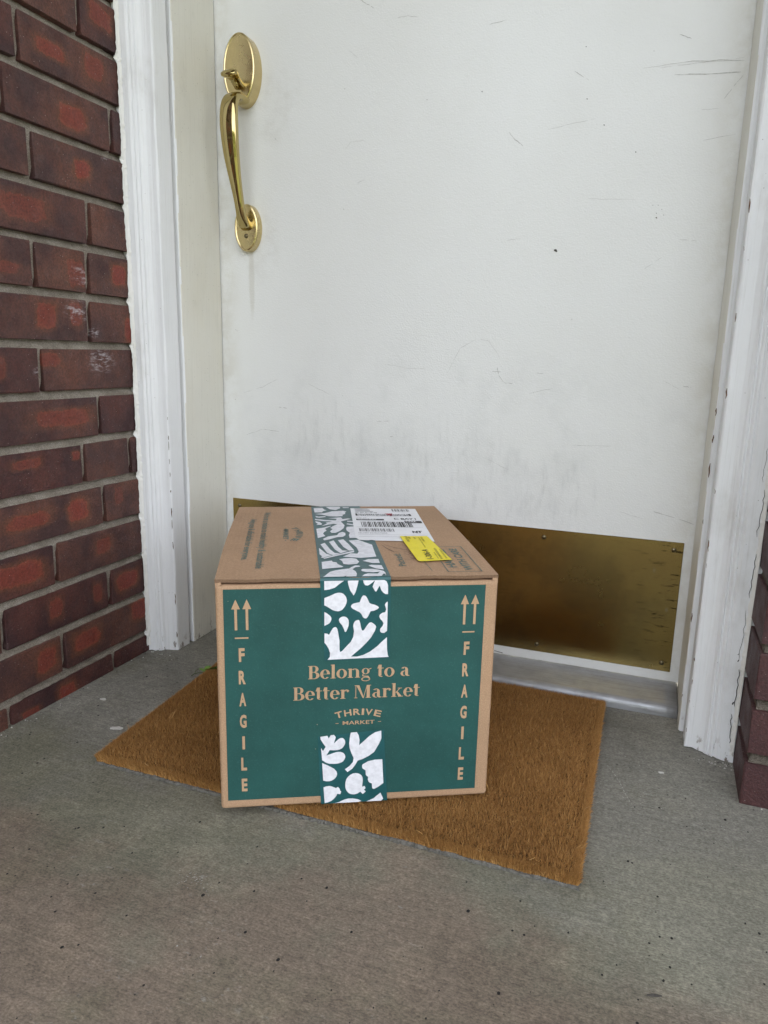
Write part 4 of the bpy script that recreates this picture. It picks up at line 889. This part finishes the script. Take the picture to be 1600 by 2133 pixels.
def bars(ink, x0, x1, y0, y1, unit):
    x = x0
    while x < x1:
        w = unit*random.choice((1, 1, 2, 3)); ink.poly(lrect(x, y0, min(x+w, x1), y1), LB); x += w+unit*random.choice((1, 1, 2))
bars(gy_, .66, .95, .90, .985, .009); bars(bk_, .08, .86, .375, .535, .0095); bars(gy_, .02, .54, .235, .325, .009)
for k in range(3):                                      # dense mail code strip
    bars(gy_, .03, .94, .735+.024*k, .757+.024*k, .008)
bk_.poly(lrect(.03, .735, .06, .805), LC); bk_.poly(lrect(.90, .735, .93, .805), LC)
bk_.poly(lrect(.02, .585, .46, .630), LB); ltext(wh_, 'GROUND', .04, .592, .30, .030, LC, .02)
bk_.poly(lrect(.77, .505, 1.04, .575), LB); ltext(wh_, 'CDIA', .785, .515, .17, .050, LC, .02)
for q in (lrect(.63, .612, .645, .665), lrect(.96, .612, .975, .665), lrect(.63, .612, .70, .620), lrect(.63, .657, .70, .665)): bk_.poly(q, LB)
ltext(bk_, 'BAY', .735, .615, .20, .048, LB, .03); ltext(bk_, 'NT', .80, .200, .145, .062, LB, .05)
ltext(gy_, 'DELIVERY INSTRUCTIONS', .0, .175, .42, .030); ltext(gy_, 'SHIP TO', .03, .648, .16, .02); ltext(gy_, 'WEIGHT 11.2', .42, .545, .14, .02)
for k, w in enumerate((.22, .25, .25, .30)): gy_.poly(lrect(.04, .985-.032*k, .04+w, .995-.032*k), LB)
for k in range(14): gy_.poly(lrect(.04+.026*k, .842, .06+.026*k-.006*(k % 3), .862), LB)
for y in (.145, .095, .365): gy_.poly(lrect(-.01, y, 1.0, y+.003), LB)
for q_, m_ in ((bk_, 'black'), (wh_, 'label'), (gy_, 'grey')): tag(q_.done('label_print', M[m_], lab), kind='stuff')
rp = []
for k in range(7): rp.append(([(.2375+.0016*k, .3525-.003*(k % 2)), (.241+.0012*k, .337+.0015*k), (.2492-.001*k, .3345-.0012*k)], .0019))
ribbons('pen_scribble', rp, LC, M['red'], lab)
stk = polys('yellow_sticker', [[(.2393, .1838), (.2785, .1827), (.2798, .1662), (.2879, .0607), (.2500, .0557), (.2466, .0559), (.2446, .0580), (.2437, .0626)]], topf(.0024), M['yellow'], box)
ST = topf(.0028); i_ = Ink()
i_.text('1-306-A', (.2655, .0640), UP, LT, .047, .0085, ST, .03)
for (x, y, w, h) in ((.2490, .152, .030, .0035), (.2528, .165, .014, .003), (.2600, .166, .012, .003), (.2655, .120, .058, .0016), (.2700, .152, .026, .0028), (.2725, .066, .030, .0016), (.2775, .064, .052, .0032), (.2835, .066, .046, .0022)):
    n_ = max(2, int(w/.0042))
    for j in range(n_):
        i_.text(random.choice('EHNOSA38'), (x, y+w*j/n_), UP, LT, w/n_*.72, h, ST, .02)
i_.done('sticker_print', M['olive'], stk)
# ------------------------------------------------------------------ weed sprig, flakes, scratch
wd = empty('weed_sprig', (.095, -.258, .002)); tag(wd, 'small green weed sprig lying on the concrete at the back-left of the doormat', 'weed')
ST_ = [Vector(p) for p in ((-.004, -.010, .002), (-.001, -.003, .004), (.008, .003, .005), (.018, .007, .007), (.028, .014, .009), (.040, .020, .008))]
bmw = tube(ST_, [(.0007, .0007)]*6, 6); from_bm('stem', bmw, M['stem'], wd, True)
from_bm('stem', tube([Vector(p) for p in ((-.001, -.003, .004), (-.004, .003, .006), (-.001, .008, .008), (.004, .009, .009))], [(.0005, .0005)]*4, 6), M['stem'], wd, True)
random.seed(3)
for k in range(13):
    t = random.uniform(.35, 1); i = min(int(t*5), 4); b0 = ST_[i].lerp(ST_[i+1], t*5-i)
    a = random.uniform(0, 6.28); L = random.uniform(.009, .016); W_ = L*.34; el = random.uniform(.15, .9)
    d = Vector((math.cos(a)*math.cos(el), math.sin(a)*math.cos(el), math.sin(el))); s_ = d.cross(Vector((0, 0, 1))).normalized(); n_ = s_.cross(d)
    v = []
    for q, wq, hq in ((0, .1, 0), (.3, .8, .06), (.6, 1., .05), (.85, .55, -.03), (1, .03, -.10)):
        c_ = b0+d*(L*q)+n_*(hq*L); v += [tuple(c_-s_*W_*wq+n_*.0006*wq), tuple(c_), tuple(c_+s_*W_*wq+n_*.0006*wq)]
    f = []
    for j in range(4):
        for e in range(2): f.append((j*3+e, j*3+e+1, j*3+e+4, j*3+e+3))
    pyd('leaf', v, f, M['leaf'], wd, True)
def flake(x, y, r, label, grp=None, h=.0012):
    n_ = 11; v = [(0, 0, h)]; f = []
    for k in range(n_):
        a = k/n_*2*math.pi; q = r*random.uniform(.55, 1.1); v.append((q*1.5*math.cos(a), q*.8*math.sin(a), h*.8))
    for k in range(n_):
        q = v[1+k]; v.append((q[0]*1.06, q[1]*1.06, .0001))
    for k in range(n_):
        j = (k+1) % n_; f += [(0, 1+k, 1+j), (1+k, 1+n_+k, 1+n_+j, 1+j)]
    o = pyd('paint_flake', v, f, M['flake']); o.location = (x, y, 0); o.rotation_euler = (0, 0, random.random()*6); tag(o, label, 'paint flake', grp)
flake(.0912, -.4583, .0062, 'largest white paint flake on the concrete, beside the left edge of the doormat', 'paint flakes on the concrete')
flake(.0071, -.3922, .0042, 'small white paint flake on the concrete near the foot of the left brick wall', 'paint flakes on the concrete')
flake(.8693, -.2652, .0026, 'tiny white paint flake on the concrete in front of the right door casing', 'paint flakes on the concrete')
sm_ = []
for k in range(13):
    t = k/12; x = .797+.037*t+.002*math.sin(t*5); y = -.2757-.0815*t
    sm_.append(([(x, y), (x+.0016, y-.0036*random.uniform(.6, 1.1))], .0011*random.uniform(.6, 1.2)))
for k in range(38):                                            # spatter of tiny white specks, as in the photo
    x, y = random.gauss(.392, .012), random.gauss(-.688, .006); sm_.append(([(x, y), (x+.0012, y+.0006)], .0009*random.uniform(.5, 1.4)))
for k in range(46):
    x, y = random.uniform(.79, .96), random.uniform(-.40, -.20); sm_.append(([(x, y), (x+.0015*random.uniform(-1, 1), y+.0012)], .0009*random.uniform(.4, 1.5)))
sm_.append(([(.856, -.656), (.863, -.6535), (.869, -.652)], .004))
o = ribbons('scratch_mark', sm_[:-1], lambda x, y: (x, y, .0006), M['flake'], fl); tag(o, kind='stuff')
# grit and crumbs swept against the walls
random.seed(17); gv, gf, lv, lf = [], [], [], []
def crumb(V, F, x, y, r):
    k = len(V); h = r*random.uniform(.7, 1.3); n_ = 5
    V += [(x+r*random.uniform(.6, 1.2)*math.cos(6.283*j/n_), y+r*random.uniform(.6, 1.2)*math.sin(6.283*j/n_), .0001) for j in range(n_)]+[(x+r*.2, y, h)]
    F += [(k+j, k+(j+1) % n_, k+n_) for j in range(n_)]
for k in range(170):
    q = random.random()
    if q < .5: y = random.uniform(-.75, -.2); x = wall_x(y)+.001+abs(random.gauss(0, .010))
    elif q < .75: x = random.uniform(.90, .97); y = -.203-abs(random.gauss(0, .010))
    elif q < .87: x = random.uniform(.965, 1.1); y = YR-.002-abs(random.gauss(0, .008))
    else: x = random.uniform(-.05, .03); y = -.20-abs(random.gauss(0, .012))
    crumb(*((gv, gf) if random.random() < .6 else (lv, lf)), x, y, random.uniform(.0005, .0017))
tag(pyd('grit', gv, gf, M['scuffdk'], fl), kind='stuff'); tag(pyd('paint_crumbs', lv, lf, M['flake'], fl), kind='stuff')
o = ribbons('dark_stain', sm_[-1:], lambda x, y: (x, y, .0006), M['scuffdk'], fl)
